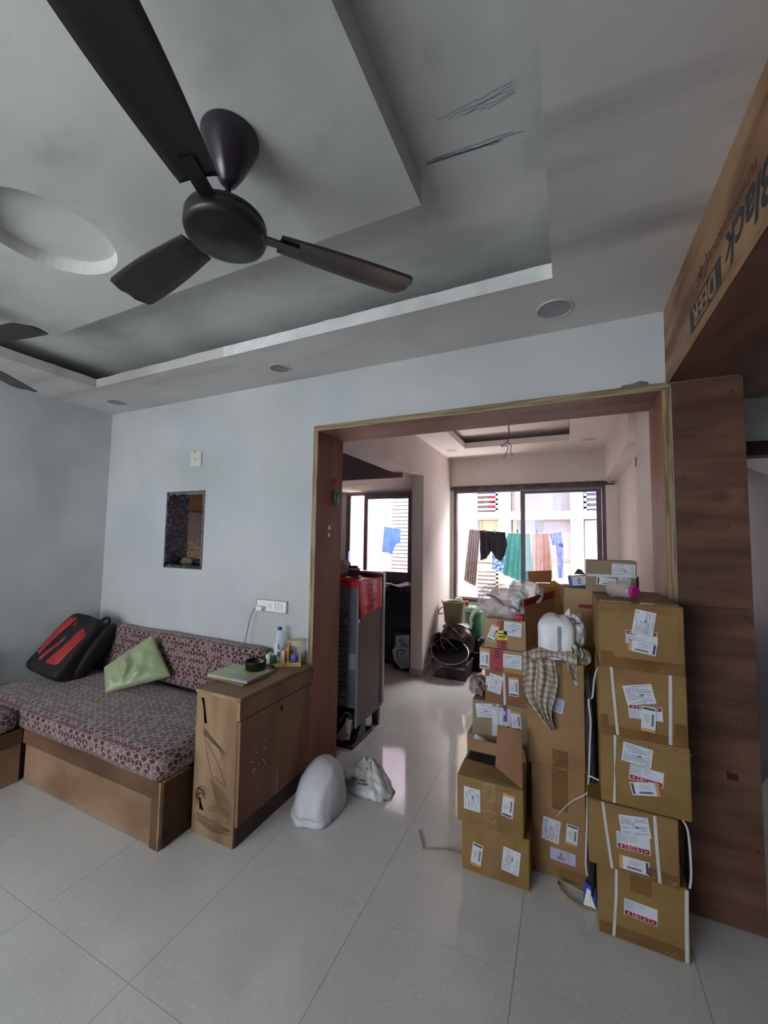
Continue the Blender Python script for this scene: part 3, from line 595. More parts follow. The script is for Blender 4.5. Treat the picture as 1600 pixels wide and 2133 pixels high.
# ------------------------------------------------------------------ things on the cabinet
ZT = 0.7275
def rotbox(b, cx, cy, z0, z1, lx, ly, ang, m=0): b.box(-lx/2, lx/2, -ly/2, ly/2, z0, z1, m, T=Matrix.Translation((cx, cy, 0)) @ Matrix.Rotation(math.radians(ang), 4, 'Z')); return b
book_m = M('green_cover', (178, 192, 136), 0.4, (160, 176, 130), scale=14, dirt=[((120, 170, 190), 9, (1, 1, 1), 0.52, 0.6, 0.8), ((200, 120, 110), 12, (1, 1, 1), 0.62, 0.66, 0.8)]); pages_m = M('book_pages', (176, 166, 146), 0.8)
bk = thing('booklet', (-1.74, 1.80, ZT), 'greenish illustrated booklet under the black bowl on the cabinet', 'booklet')
rotbox(MB(), -1.745, 1.805, ZT+0.012, ZT+0.0245, .285, .20, 2).build('pages', pages_m, bk); rotbox(MB(), -1.743, 1.806, ZT+0.0245, ZT+0.026, .29, .205, 2).build('cover', book_m, bk)
tag(rotbox(MB(), -1.75, 1.795, ZT, ZT+0.0118, .30, .19, -3).build('notebook', [M('brown_cover', (120, 104, 82), 0.6)], None, 0.002), 'thin brown notebook lying below the green booklet', 'notebook')
bowl = thing('bowl', (-1.70, 1.885, ZT+.026), 'small round black bowl standing on the booklet', 'bowl')
MB().lathe([(0.050, 0), (0.058, 0.006), (0.062, 0.045), (0.0645, 0.052), (0.061, 0.052), (0.058, 0.044), (0.054, 0.008), (0.0, 0.006)], (-1.70, 1.885, ZT+.0262), 32).build('wall', black_m, bowl, smooth=True)
tag(MB().slab([(-1.70, 1.878, ZT+.035), (-1.672, 1.89, ZT+.035), (-1.645, 1.895, ZT+.088), (-1.66, 1.884, ZT+.08)], (0, -1, 0.1), 0.002).build('spatula', paper_m), 'white plastic spatula tip leaning in the black bowl', 'spatula')
tea = thing('tea_box', (-1.76, 2.10, ZT), 'small green and white tea box lying on the cabinet', 'box')
Tt = Matrix.Translation((-1.757, 2.10, ZT)) @ Matrix.Rotation(math.radians(20), 4, 'Z')
MB().box(-.030, .032, -.032, .032, 0, .055, T=Tt).build('carton', M('green_print', (24, 110, 58), 0.4, (18, 90, 46), scale=20), tea, 0.002)
MB().box(-.0325, -.030, -.032, .032, 0, .055, T=Tt).box(-.031, -.006, -.0325, -.0319, 0.0, .055, T=Tt).box(-.030, -.012, -.032, .032, .0552, .0562, T=Tt).box(0.0, 0.012, -.032, .032, .0552, .0562, T=Tt).build('white_side', white_pl, tea)
bot = thing('water_bottle', (-1.724, 2.125, ZT), 'clear water bottle with blue cap on the cabinet', 'bottle')
pet_m = film_mat('clear_plastic', (222, 230, 240), 0.38, 0.08, 0.05); water_m = film_mat('water', (190, 205, 220), 0.45, 0.05, 0.0); blue_m = M('blue_cap', (34, 66, 170), 0.35)
prof = [(0.0, 0.002), (0.030, 0.0), (0.034, 0.006)]+[(0.034-0.0012*(i % 2), 0.012+0.009*i) for i in range(16)]+[(0.033, 0.158), (0.026, 0.185), (0.014, 0.203), (0.0125, 0.212)]
MB().lathe(prof, (-1.724, 2.125, ZT), 24).build('shell', pet_m, bot, smooth=True)
MB().lathe([(0.0, 0.004), (0.031, 0.004), (0.031, 0.085), (0, 0.085)], (-1.724, 2.125, ZT), 24).build('water', water_m, bot, smooth=True)
MB().lathe([(0.0145, 0.207), (0.0145, 0.225), (0.0, 0.225)], (-1.724, 2.125, ZT), 20).build('cap', blue_m, bot)
b = MB()
for a0, a1, z0, z1 in ((-70, -40, .045, .075), (-68, -50, .09, .125)):
    b.grid(lambda u, v, a0=a0, a1=a1, z0=z0, z1=z1: (-1.724+0.0349*math.cos(math.radians(a0+(a1-a0)*u)), 2.125+0.0349*math.sin(math.radians(a0+(a1-a0)*u)), ZT+z0+(z1-z0)*v), 5, 1)
b.build('label', M('blue_label', (40, 110, 190), 0.4), bot)
MB().grid(lambda u, v: (-1.724+0.0346*math.cos(math.radians(-120+90*u)), 2.125+0.0346*math.sin(math.radians(-120+90*u)), ZT+.02+.11*v), 10, 1).build('label', film_mat('pale_label', (228, 232, 238), 0.7), bot)
jar = thing('jar', (-1.672, 2.165, ZT), 'amber cylindrical jar behind the hourglass', 'jar')
MB().lathe([(0, 0), (0.026, 0), (0.027, 0.08), (0.024, 0.098), (0, 0.10)], (-1.676, 2.160, ZT), 20).build('body', M('amber_jar', (176, 124, 52), 0.35, (150, 100, 40), scale=30), jar, smooth=True)
b = MB()
for z in (.02, .036, .052, .066): b.grid(lambda u, v, z=z: (-1.676+0.0278*math.cos(math.radians(-110+80*u)), 2.160+0.0278*math.sin(math.radians(-110+80*u)), ZT+z+.004*v), 8, 1)
b.build('print', inkd_m, jar)
tag(rotbox(MB(), -1.71, 2.19, ZT+.12, ZT+.155, .02, .02, 10).box(-1.722, -1.698, 2.178, 2.197, ZT, ZT+.12).build('clear_tumbler', pet_m), 'clear plastic tumbler against the wall behind the bottle', 'tumbler')
pine = M('pine_wood', (222, 190, 136), 0.5, (206, 172, 118), scale=6, stretch=(1, 1, 4))
st = thing('wooden_stand', (-1.67, 2.06, ZT), 'small L-shaped pine stand in front of the hourglass', 'stand')
rotbox(MB(), -1.665, 2.078, ZT, ZT+.008, .07, .105, -24).build('base', pine, st, .001)
MB().slab([(-1.672, 2.075, ZT+.008), (-1.645, 2.085, ZT+.008), (-1.645, 2.087, ZT+.092), (-1.653, 2.084, ZT+.096), (-1.664, 2.08, ZT+.092)], (0.35, -1, 0), 0.007).build('upright', pine, st, .001)
hg = thing('hourglass', (-1.607, 2.12, ZT), 'wooden framed hourglass with bright blue sand', 'hourglass')
Th = Matrix.Translation((-1.600, 2.122, ZT)) @ Matrix.Rotation(math.radians(35), 4, 'Z')
for z in (0.012, 0.150): MB().box(-.042, .042, -.028, .028, z, z+.008, T=Th).build('plate', pine, hg, .001)
for x in (-.037, .037):
    for y in (-.022, .022): MB().tube([Th @ Vector((x, y, .02)), Th @ Vector((x, y, .15))], .0035, 8).build('post', pine, hg)
MB().box(-.045, .045, -.032, .032, 0, .010, T=Th).box(.040, .045, -.02, .02, .01, .085, T=Th).build('base', pine, hg, .001)
glp = [(0.004, .020), (0.022, .024), (0.026, .045), (0.020, .066), (0.0035, .085), (0.020, .104), (0.026, .125), (0.022, .144), (0.004, .149)]
MB().lathe(glp, (-1.600, 2.122, ZT), 20).build('bulb', film_mat('bulb_glass', (232, 236, 242), 0.12, 0.04, 0.0), hg, smooth=True)
MB().lathe([(0, .0215), (0.020, .0245), (0.0245, .044), (0.0215, .056), (0.006, .068), (0, .07)], (-1.600, 2.122, ZT), 20).build('sand', M('blue_sand', (20, 44, 190), 0.7, (26, 60, 210), scale=60), hg, smooth=True)
# switch board, charger, cable, blank plate
sw = thing('switch_board', (-1.85, 2.2, 1.02), 'white wall socket board with three switches above the cabinet', 'socket')
boxo('plate', -1.985, -1.722, 2.186, 2.1995, 1.026, 1.108, white_pl, sw, .003)
b = MB(); frame(b, -1.985, -1.722, 1.026, 1.108, 2.1845, 2.1865, .005); b.build('rim', grey_pl, sw)
for x in (-1.868, ): boxo('socket', x-.018, x+.018, 2.183, 2.186, 1.045, 1.09, white_pl, sw, .001)
for x in (-1.868,): MB().box(x-.010, x-.006, 2.1825, 2.1835, 1.058, 1.064).box(x+.006, x+.010, 2.1825, 2.1835, 1.058, 1.064).box(x-.003, x+.003, 2.1825, 2.1835, 1.073, 1.08).build('socket_holes', dark_m, sw)
for x in (-1.826, -1.800, -1.774):
    MB().slab([(x-.011, 2.186, 1.046), (x+.011, 2.186, 1.046), (x+.011, 2.186, 1.092), (x-.011, 2.186, 1.092)], (0, -1, 0), .004).build('rocker', white_pl, sw, .001)
    boxo('gap', x+.0115, x+.0125, 2.1852, 2.1862, 1.044, 1.094, grey_pl, sw)
ch = thing('phone_charger', (-1.93, 2.17, 1.03), 'white phone charger plugged into the socket board with black cable', 'charger')
boxo('body', -1.955, -1.905, 2.145, 2.185, 1.035, 1.065, white_pl, ch, .004)
cp = [(-1.957, 2.165, 1.05), (-1.975, 2.16, 1.045), (-1.998, 2.15, .99), (-2.018, 2.145, .90), (-2.028, 2.13, .80), (-2.02, 2.09, .765), (-1.96, 2.07, .76), (-1.915, 2.06, .762)]
cp2 = [(-1.88, 2.05, .76), (-1.835, 2.05, .75), (-1.805, 2.03, .734), (-1.74, 2.03, .732), (-1.67, 2.02, .732), (-1.62, 1.98, .732), (-1.615, 1.94, .732), (-1.65, 1.90, .732), (-1.67, 1.905, .732)]
def smoothpath(P, k=6):
    P = [Vector(p) for p in P]; out = []
    for i in range(len(P)-1):
        p0, p1, p2, p3 = P[max(i-1, 0)], P[i], P[i+1], P[min(i+2, len(P)-1)]
        for j in range(k):
            t = j/k; out.append(0.5*((2*p1)+(p2-p0)*t+(2*p0-5*p1+4*p2-p3)*t*t+(3*p1-p0-3*p2+p3)*t*t*t))
    return out+[P[-1]]
MB().tube(smoothpath(cp+cp2), .0022, 6).build('cable', cable_m, ch, smooth=True)
MB().tube([(-1.70, 2.03, .735), (-1.675, 2.02, .735)], .006, 8).build('plug', cable_m, ch)
pl = thing('blank_plate', (-2.655, 2.2, 2.08), 'small square blank switch plate high on the back wall', 'switch plate')
boxo('plate', -2.715, -2.60, 2.188, 2.1995, 2.082, 2.205, offwhite_pl, pl, .003); boxo('hole', -2.664, -2.658, 2.187, 2.189, 2.135, 2.150, dark_m, pl); boxo('hole', -2.672, -2.662, 2.187, 2.1895, 2.196, 2.206, dark_m, pl)
# ------------------------------------------------------------------ backpack and pillow
def super_pt(u, v, w_, A, B_, C_, e=0.35):
    s = (abs(u)**(2/e)+abs(v)**(2/e)+abs(w_)**(2/e))**(e/2) or 1; return Vector((A*u/s, B_*v/s, C_*w_/s))
bp = thing('backpack', (-3.55, 1.85, 0.445), 'black and red backpack leaning in the sofa corner', 'backpack')
O = Vector((-3.555, 1.875, 0.655)); Ux = Vector((1, 0.10, -0.12)).normalized(); Vy = Vector((0.06, 0.58, 0.80)).normalized(); Nn = Ux.cross(Vy).normalized(); Vy = Nn.cross(Ux)
def bpt(u, v, w_): return O+Ux*u+Vy*v+Nn*w_
AX, BX, CX = .195, .242, .10
def bag_shape(dx, dy, dz):
    p = super_pt(dx, dy, dz, AX, BX, CX, 0.28); t = (p.y/BX+1)/2
    p.x *= 1.05-0.20*t*t; p.z *= 1.15-0.35*t; p += Vector((nz(p.x*7, p.y*7, p.z*7), nz(p.x*7, p.y*7, 9), nz(p.x*8, p.y*8, 4)))*0.010; return p
def sphere_grid(fn, n=20, m_=14):
    b = MB()
    bm = bmesh.new(); bmesh.ops.create_cube(bm, size=2); bmesh.ops.subdivide_edges(bm, edges=bm.edges[:], cuts=n-1, use_grid_fill=True)
    bm.verts.index_update(); b.v = [Vector(fn(v.co)) for v in bm.verts]; b.f = [[v.index for v in f.verts] for f in bm.faces]; b.m = [0]*len(b.f); bm.free(); return b
blackf = M('black_nylon', (22, 20, 25), 0.75, (14, 13, 17), scale=10, bump=0.2, bscale=30); redf = M('red_nylon', (176, 46, 44), 0.65, (150, 34, 34), scale=8, bump=0.15, bscale=30)
sphere_grid(lambda c: bpt(*bag_shape(*c)), 16).build('main_bag', blackf, bp, smooth=True)
def front_patch(poly, mt, name, lift=0.004, n=10):
    """patch on the bag's front; poly = 4 corners (u,v) in bag units"""
    a, b_, c, d = [Vector((p[0], p[1], 0)) for p in poly]
    def fn(u, v):
        q = (a*(1-u)+b_*u)*(1-v)+(d*(1-u)+c*u)*v; p = bag_shape(q.x, q.y, 1.0); e = min(u, 1-u, v, 1-v); lf = lift*(1 if e > 0.001 else -1.5); return bpt(p.x, p.y, p.z+lf)
    return MB().grid(fn, n, n).build(name, mt, bp, smooth=True)
front_patch([(-.88, -.55), (-.58, -.60), (-.34, .93), (-.86, .90)], redf, 'red_panel')
front_patch([(-.44, -.70), (-.28, -.72), (.06, .14), (-.08, .17)], redf, 'red_stripe')
front_patch([(-.05, -.76), (.66, -.68), (.96, .42), (.48, .70)], redf, 'red_panel', .008)
front_patch([(-.9, -.42), (-.68, -.46), (-.67, -.36), (-.89, -.32)], blackf, 'badge', .007, 3)
b = MB(); q = bag_shape(-.12, .62, 1); b.slab([bpt(q.x-.016, q.y-.018, q.z+.004), bpt(q.x-.006, q.y-.018, q.z+.004), bpt(q.x, q.y+.004, q.z+.004), bpt(q.x+.008, q.y-.016, q.z+.004), bpt(q.x+.018, q.y-.014, q.z+.004), bpt(q.x+.002, q.y+.024, q.z+.004)], Nn, .002); b.build('emblem', redf, bp)
q = bag_shape(.0, .1, 1); MB().tube([bpt(q.x+.012*math.cos(a), q.y+.02*math.sin(a), q.z+.008) for a in [i*PI/6 for i in range(13)]], .0018, 6).build('ring', M('steel_ring', (160, 160, 165), 0.3, metal=0.9), bp)
MB().tube(smoothpath([bpt(.03, .215, -.04), bpt(.04, .26, -.045), bpt(.075, .285, -.05), bpt(.115, .262, -.05), bpt(.125, .20, -.05)]), .009, 8).build('handle', blackf, bp, smooth=True)
sphere_grid(lambda c: bpt(.185, .02, -.05)+Ux*(c[0]*.04/max(1, abs(Vector(c).length)**.8))+Vy*(c[1]*.24/max(1, Vector(c).length**.8))+Nn*(c[2]*.07/max(1, Vector(c).length**.8)), 8).build('side_pocket', blackf, bp, smooth=True)
pillow_m = M('green_satin', (150, 164, 124), 0.36, (134, 150, 110), scale=5, bump=0.5, bscale=9, sheen=0.3, spec=0.5)
A_, B_, C_, D_ = Vector((-3.02, 1.80, .598)), Vector((-2.83, 2.02, .80)), Vector((-2.60, 2.02, .535)), Vector((-2.905, 1.75, .452))
PN = (B_-A_).cross(D_-A_).normalized()
if PN.y > 0: PN = -PN
def pillow_fn(side):
    def fn(u, v):
        q = (A_*(1-u)+B_*u)*(1-v)+(D_*(1-u)+C_*u)*v; e = (4*u*(1-u))*(4*v*(1-v)); h = 0.045*e**0.45
        wr = 0.017*math.sin((u*0.9+v*0.35)*26+3*nz(u*3, v*3, 2))*math.exp(-((u-.42)/.16)**2)*e + 0.012*nz(u*6, v*6, 5)*e**.5
        return q+PN*(side*h+wr-0.01)
    return fn
b = MB(); b.grid(pillow_fn(1), 40, 30); b.grid(pillow_fn(-1), 40, 30)
tag(b.build('pillow', pillow_m, None, smooth=True), 'pale green satin pillow tilted against the sofa back', 'pillow')
tag(MB().tube(smoothpath([(-3.03, 1.86, .45), (-3.05, 1.84, .475), (-3.02, 1.83, .49), (-3.0, 1.85, .46)]), .006, 6).build('hair_band', M('grey_cloth', (140, 136, 130), 0.8)), 'small twisted grey band beside the green pillow', 'band')
# ------------------------------------------------------------------ fans, downlights
def make_fan(cx, cy, a0, label):
    t = thing('ceiling_fan', (cx, cy, 2.38), label, 'fan', 'dark ceiling fans')
    MB().lathe([(0.081, 2.6995), (0.081, 2.69), (0.068, 2.655), (0.045, 2.60), (0.022, 2.558), (0.012, 2.552), (0, 2.552)], (cx, cy, 0), 40).build('canopy', fan_m, t, smooth=True)
    MB().tube([(cx, cy, 2.56), (cx, cy, 2.48)], .0085, 12).build('rod', fan_m, t, smooth=True)
    MB().lathe([(0.009, 2.50), (0.018, 2.495), (0.05, 2.455), (0.058, 2.45)], (cx, cy, 0), 32, cap=False).build('rod_cover', fanlow_m, t, smooth=True)
    MB().lathe([(0.0, 2.452), (0.09, 2.45), (0.108, 2.444), (0.112, 2.432), (0.108, 2.429), (0.112, 2.425), (0.113, 2.405), (0.109, 2.394), (0.098, 2.390), (0.06, 2.388), (0.054, 2.384), (0, 2.383)], (cx, cy, 0), 48).build('motor', fanlow_m, t, smooth=True)
    for k in range(3):
        a = math.radians(a0+120*k); T = Matrix.Translation((cx, cy, 2.43)) @ Matrix.Rotation(a, 4, 'Z') @ Matrix.Rotation(math.radians(9), 4, 'X')
        def fn(u, v, T=T):
            x = 0.15+0.45*u; wd = 0.05+0.022*math.sin(min(u*1.3, 1)*PI/2); r = 1 if u < .93 else math.sqrt(max(0, 1-((u-.93)/.075)**2)); return T @ Vector((x, (v-.5)*2*wd*r, 0.004*math.sin(v*PI)))
        bl = MB().grid(fn, 24, 6).build('blade', blade_m, t, smooth=True, solid=.002)
        b = MB(); b.box(.095, .21, -.02, .02, -.006, -.001, T=T); b.build('blade_arm', fanlow_m, bl)
    return t
make_fan(-0.879, 0.79, 51, 'dark ceiling fan whose whole motor is in view')
make_fan(-2.68, 0.79, 8, 'dark ceiling fan at the left edge, only blades in view')
def downlight(x, y, z, r, lbl, rim, face, grp):
    t = thing('downlight', (x, y, z-.004), lbl, 'light', grp)
    MB().lathe([(r, 0), (r, -.004), (r*.9, -.006), (r*.9, 0)], (x, y, z), 32, cap=False).build('rim', rim, t, smooth=True)
    MB().lathe([(0, -.003), (r*.905, -.003), (r*.905, 0), (0, 0)], (x, y, z), 32).build('diffuser', face, t)
dl_w = M('light_rim', (200, 200, 202), 0.5); dl_g = M('light_face', (150, 150, 158), 0.5); dl_b = M('dirty_light_face', (142, 146, 160), 0.6, (132, 134, 146), scale=12)
downlight(-0.044, 1.975, 2.636, .082, 'round white ceiling light nearest the plywood beam', dl_w, dl_g, 'main room ceiling lights')
downlight(-1.687, 1.995, 2.636, .066, 'round dusty ceiling light above the middle of the back wall', soffit_m, M('dusty_light_face', (132, 130, 130), 0.7), 'main room ceiling lights')
downlight(-3.38, 2.0, 2.636, .075, 'round bluish ceiling light near the left corner', soffit_m, dl_b, 'main room ceiling lights')
downlight(-1.33, 4.90, DZ, .07, 'small round light left in the dining ceiling', dceil_m, M('pale_light_face', (214, 204, 204), 0.5), 'dining ceiling lights')
downlight(0.22, 4.88, DZ, .075, 'small round light right in the dining ceiling', dceil_m, MATS['pale_light_face'], 'dining ceiling lights')
downlight(-2.377, 4.46, 2.215, .07, 'small round light in the kitchen loft underside', dceil_m, MATS['pale_light_face'], 'kitchen ceiling lights')
wr = thing('hanging_wire', (-.49, 3.8, 2.3), 'loose electric wires hanging from the dining ceiling recess', 'wire')
wm = M('wire_grey', (120, 104, 100), 0.6)
MB().tube(smoothpath([(-.47, 3.8, 2.817), (-.475, 3.8, 2.70), (-.49, 3.8, 2.60), (-.485, 3.8, 2.53), (-.50, 3.8, 2.46)]), .006, 6).build('cord', wm, wr)
MB().tube(smoothpath([(-.50, 3.8, 2.46), (-.56, 3.79, 2.42), (-.50, 3.8, 2.42), (-.51, 3.8, 2.36), (-.54, 3.8, 2.31)]), .004, 6).build('strand', wm, wr)
MB().tube(smoothpath([(-.50, 3.8, 2.46), (-.47, 3.81, 2.42), (-.475, 3.81, 2.37), (-.455, 3.8, 2.33)]), .004, 6).build('strand', wm, wr)
# chilli pouch hanging on the lining
tp = thing('hanging_charm', (-1.50, 2.40, 1.72), 'green pouch with red tip hanging on the left plywood lining', 'charm')
gp = M('green_film', (58, 128, 74), 0.4, (40, 100, 56), scale=20); rp_ = M('red_film', (176, 34, 38), 0.4)
sphere_grid(lambda c: Vector((-1.488, 2.41, 1.815))+Vector((c[0]*.012, c[1]*.025*(1.0+.3*c[2]), c[2]*.045))/max(1, Vector(c).length**.8), 6).build('pouch', gp, tp, smooth=True)
MB().slab([(-1.49, 2.40, 1.79), (-1.49, 2.425, 1.80), (-1.49, 2.42, 1.735)], (1, 0, 0), .006).build('tail', gp, tp)
MB().lathe([(.022, 1.848), (.018, 1.862), (.024, 1.872)], (-1.488, 2.41, 0), 10, cap=False).build('collar', gp, tp)
MB().tube(smoothpath([(-1.488, 2.41, 1.865), (-1.492, 2.405, 1.90), (-1.495, 2.39, 1.935), (-1.50, 2.40, 1.96)]), [.004]*18+[.003], 6).build('string', rp_, tp)
MB().slab([(-1.497, 2.40, 1.915), (-1.497, 2.42, 1.93), (-1.497, 2.415, 1.955), (-1.497, 2.40, 1.965)], (1, 0, 0), .006).build('chilli', rp_, tp)
# ------------------------------------------------------------------ white sacks on the floor
def blob(name, c, rx, ry, rz, mt, seed=0, amp=0.12, freq=2.2, e=0.7, n=14, flat=True, parent=None, shape=None, label=None, cat=None):
    def fn(q):
        d = Vector(q).normalized(); s = 1/((abs(d.x)**(2/e)+abs(d.y)**(2/e)+abs(d.z)**(2/e))**(e/2)); r = s*(1+amp*nz(d.x*freq+seed, d.y*freq, d.z*freq)+amp*.4*nz(d.x*freq*3, d.y*freq*3+seed, d.z*freq*3))
        p = Vector((d.x*rx, d.y*ry, d.z*rz))*r
        if shape: p = shape(p)
        p = p+Vector(c)
        if flat: p.z = max(p.z, c[2]-rz*0.98 if flat is True else flat)
        return p
    o = sphere_grid(fn, n).build(name, mt, parent, smooth=True)
    return tag(o, label, cat) if label else o
sack_m = M('white_woven_sack', (200, 200, 208), 0.55, (188, 190, 198), scale=4, bump=0.25, bscale=9); pbag_m = M('white_plastic_bag', (206, 208, 208), 0.4, (190, 194, 196), scale=6, bump=0.5, bscale=16)
sk = thing('sack', (-1.32, 2.04, 0), 'plump white woven sack on the floor beside the cabinet', 'sack')
def sack_fn(q, out=0.0):
    n_ = Vector(q).normalized(); f = lambda t, e: math.copysign(abs(t)**e, t); h = max(0, n_.z)
    x = 0.132*f(n_.x, .85)*(1+.04*(1-h)); y = 0.155*f(n_.y, .85)+.045*h*h; z = .245*h**.78 if n_.z > 0 else 0.0
    if n_.y < 0: y -= .028*(1-h)**2*abs(n_.y); z *= 1-.10*abs(n_.y)
    w1 = math.sin(n_.x*7+h*3)*.006+math.sin(n_.x*13-h*5+1)*.003
    y += w1*(1-h*.6)*(1 if n_.y < 0 else .3); x += .009*nz(n_.x*1.7, n_.y*1.7, n_.z*2.4+3)+.004*nz(n_.y*5, n_.z*6, 2); z += (.014*nz(n_.x*2, n_.y*2, 8)+.006*nz(n_.x*6, n_.y*6, 1))*h
    if out: l = math.hypot(x, y); x *= 1+out/l; y *= 1+out/l
    a = math.radians(6); return Vector((-1.318+x*math.cos(a)-y*math.sin(a), 2.035+x*math.sin(a)+y*math.cos(a), max(0.001, z)))
sphere_grid(sack_fn, 22).build('bag', sack_m, sk, smooth=True)
def hem_fn(u, v):
    an = math.radians(195+135*u); e = .02+.10*(1-v); p = sack_fn((math.cos(an), math.sin(an), e), .003+.008*v+.0015*math.sin(u*17)); p.z = .034*(1-v)+.003+.0015*math.sin(u*15); return p
MB().grid(hem_fn, 30, 3).build('hem', sack_m, sk, smooth=True, solid=.003)
sk2 = thing('plastic_bag', (-1.16, 2.30, 0), 'crumpled white printed plastic bag between sack and doorway', 'bag')
def crumple_fn(q):
    d = Vector(q); w_ = (d.z+1)/2; k = 1/max(1.0, (abs(d.x)**2.6+abs(d.y)**2.6)**(1/2.6)) if d.xy.length > .01 else 1
    x = d.x*k; y = d.y*k; tx = 1-.80*w_; ty = 1-.7*w_
    pk = 0.135*w_**.8
    r = 1+.12*nz(x*3, y*3, w_*4); X = .175*x*tx*r-.015*w_; Y = .10*y*ty*r+.05*w_
    z = pk*(1+.25*nz(x*2.5, y*2.5, 5))+.018*abs(nz(x*6, y*6, w_*6)); Y += .012*nz(x*9, w_*7, 2)
    a = math.radians(-4); return Vector((-1.150+X*math.cos(a)-Y*math.sin(a), 2.30+X*math.sin(a)+Y*math.cos(a), max(.001, z)))
sphere_grid(crumple_fn, 18).build('bag', pbag_m, sk2, smooth=True)
MB().tube(smoothpath([(-1.31, 2.225, .05), (-1.27, 2.25, .075), (-1.22, 2.27, .09), (-1.17, 2.30, .08)], 5), [.028+.008*math.sin(i*1.3) for i in range(16)], 12).build('twisted_neck', pbag_m, sk2, smooth=True)
prn = M('dark_teal_print', (60, 84, 92), 0.6)
def draped_print(pts, wd, fn3, mt, name, parent):
    b = MB()
    for i in range(len(pts)-1):
        p, q = Vector((*pts[i], 0)), Vector((*pts[i+1], 0)); d = (q-p).normalized(); n_ = Vector((-d.y, d.x, 0))*wd/2
        b.quadv([fn3(*(p-n_).xy), fn3(*(q-n_).xy), fn3(*(q+n_).xy), fn3(*(p+n_).xy)])
    return b.build(name, mt, parent)
def front_of_bag(u, v): # u,v in -1..1 / 0..1 on the camera facing side
    p = crumple_fn((u, -1, v*2-1)); return p+Vector((0.004, -.012, .006))
for seg in ([(.05, .75), (.1, .5), (.2, .42), (.2, .28)], [(-.2, .3), (.35, .3)], [(-.1, .32), (-.1, .42), (.1, .42), (.1, .32)], [(-.0, .78), (.3, .8)]):
    draped_print(seg, .03, front_of_bag, prn, 'print', sk2)
for k in range(4): draped_print([(-.8+k*.05, .28-k*.05), (-.35+k*.03, .5-k*.09)], .03, front_of_bag, prn, 'print', sk2)
# ------------------------------------------------------------------ cartons
def decal(name, parent, O, U, V, quads, mats, lift=0.0008):
    """flat print on a face: quads = (u0,v0,u1,v1,material,layer) in metres about O"""
    U = Vector(U).normalized(); V = Vector(V).normalized(); N = U.cross(V); b = MB(); O = Vector(O)
    b.slab([O+U*quads[0][0]+V*quads[0][1]+N*0.0002, O+U*quads[0][2]+V*quads[0][1]+N*0.0002, O+U*quads[0][2]+V*quads[0][3]+N*0.0002, O+U*quads[0][0]+V*quads[0][3]+N*0.0002], N, lift-0.0002, quads[0][4])
    for q in quads[1:]:
        n_ = N*(lift+q[5]*0.00025); b.quadv([O+U*q[0]+V*q[1]+n_, O+U*q[2]+V*q[1]+n_, O+U*q[2]+V*q[3]+n_, O+U*q[0]+V*q[3]+n_], q[4])
    return b.build(name, mats, parent, clean=False)
LM = [paper_m, ink_m, inkd_m, inkg_m, orange_m, crim_m, lightgrey_m, paperl_m, white_pl]
LR = random.Random(21)
def invoice(par, y, cx, cz, w_, h, ang, flip=False, lay=0):
    a = math.radians(ang); U = Vector((math.cos(a), 0, math.sin(a))); V = Vector((-math.sin(a), 0, math.cos(a)))
    if flip: U, V = V, -U; w_, h = h, w_
    q = [(-w_/2, -h/2, w_/2, h/2, 0, 0)]; n = 11
    for i in range(n):
        v = h/2-h*0.09-(h*0.82)*i/(n-1); x = -w_*0.44
        while x < w_*.42:
            l = LR.choice((.05, .1, .2, .34, .5))*w_; 
            if LR.random() < .72: q.append((x, v-h*.011, min(x+l, w_*.44), v+h*.011, 1 if LR.random() < .8 else 3, 1))
            x += l+w_*LR.choice((.02, .03, .12))
    for i in range(5): q.append((w_*.02, -h*.1+i*h*.022, w_*.14, -h*.1+i*h*.022+h*.012, 2, 2))
    return decal('invoice_label', par, (cx, y-lay*0.0015, cz), U, V, q, LM)
def barcode(par, y, cx, cz, w_, h, ang, orange='R', lay=0):
    """long side along U; orange strip at one end, black code at the other"""
    a = math.radians(ang); U = Vector((math.cos(a), 0, math.sin(a))); V = Vector((-math.sin(a), 0, math.cos(a)))
    s = 1 if orange == 'R' else -1
    q = [(-w_/2, -h/2, w_/2, h/2, 0, 0)]
    def add(u0, v0, u1, v1, m, l): q.append((min(s*u0, s*u1), v0, max(s*u0, s*u1), v1, m, l))
    add(w_*.38, -h/2, w_*.5, h/2, 4, 1); add(-w_*.46, -h*.42, -w_*.38, h*.42, 2, 1)
    for k in range(7): add(-w_*.46, -h*.4+k*h*.12, -w_*.38, -h*.4+k*h*.12+h*.012, 3, 2)
    for k in range(26): u = -w_*.24+k*w_*.019; add(u, -h*.36, u+w_*.011*(1+.4*(k % 3)), -h*.2, 2 if k % 3 else 3, 1)
    for k in range(5): add(-w_*.24+LR.random()*w_*.1, -h*.02+k*h*.075, w_*(.02+.2*LR.random()), -h*.02+k*h*.075+h*.022, 3, 1)
    return decal('barcode_label', par, (cx, y-lay*0.0015, cz), U, V, q, LM)
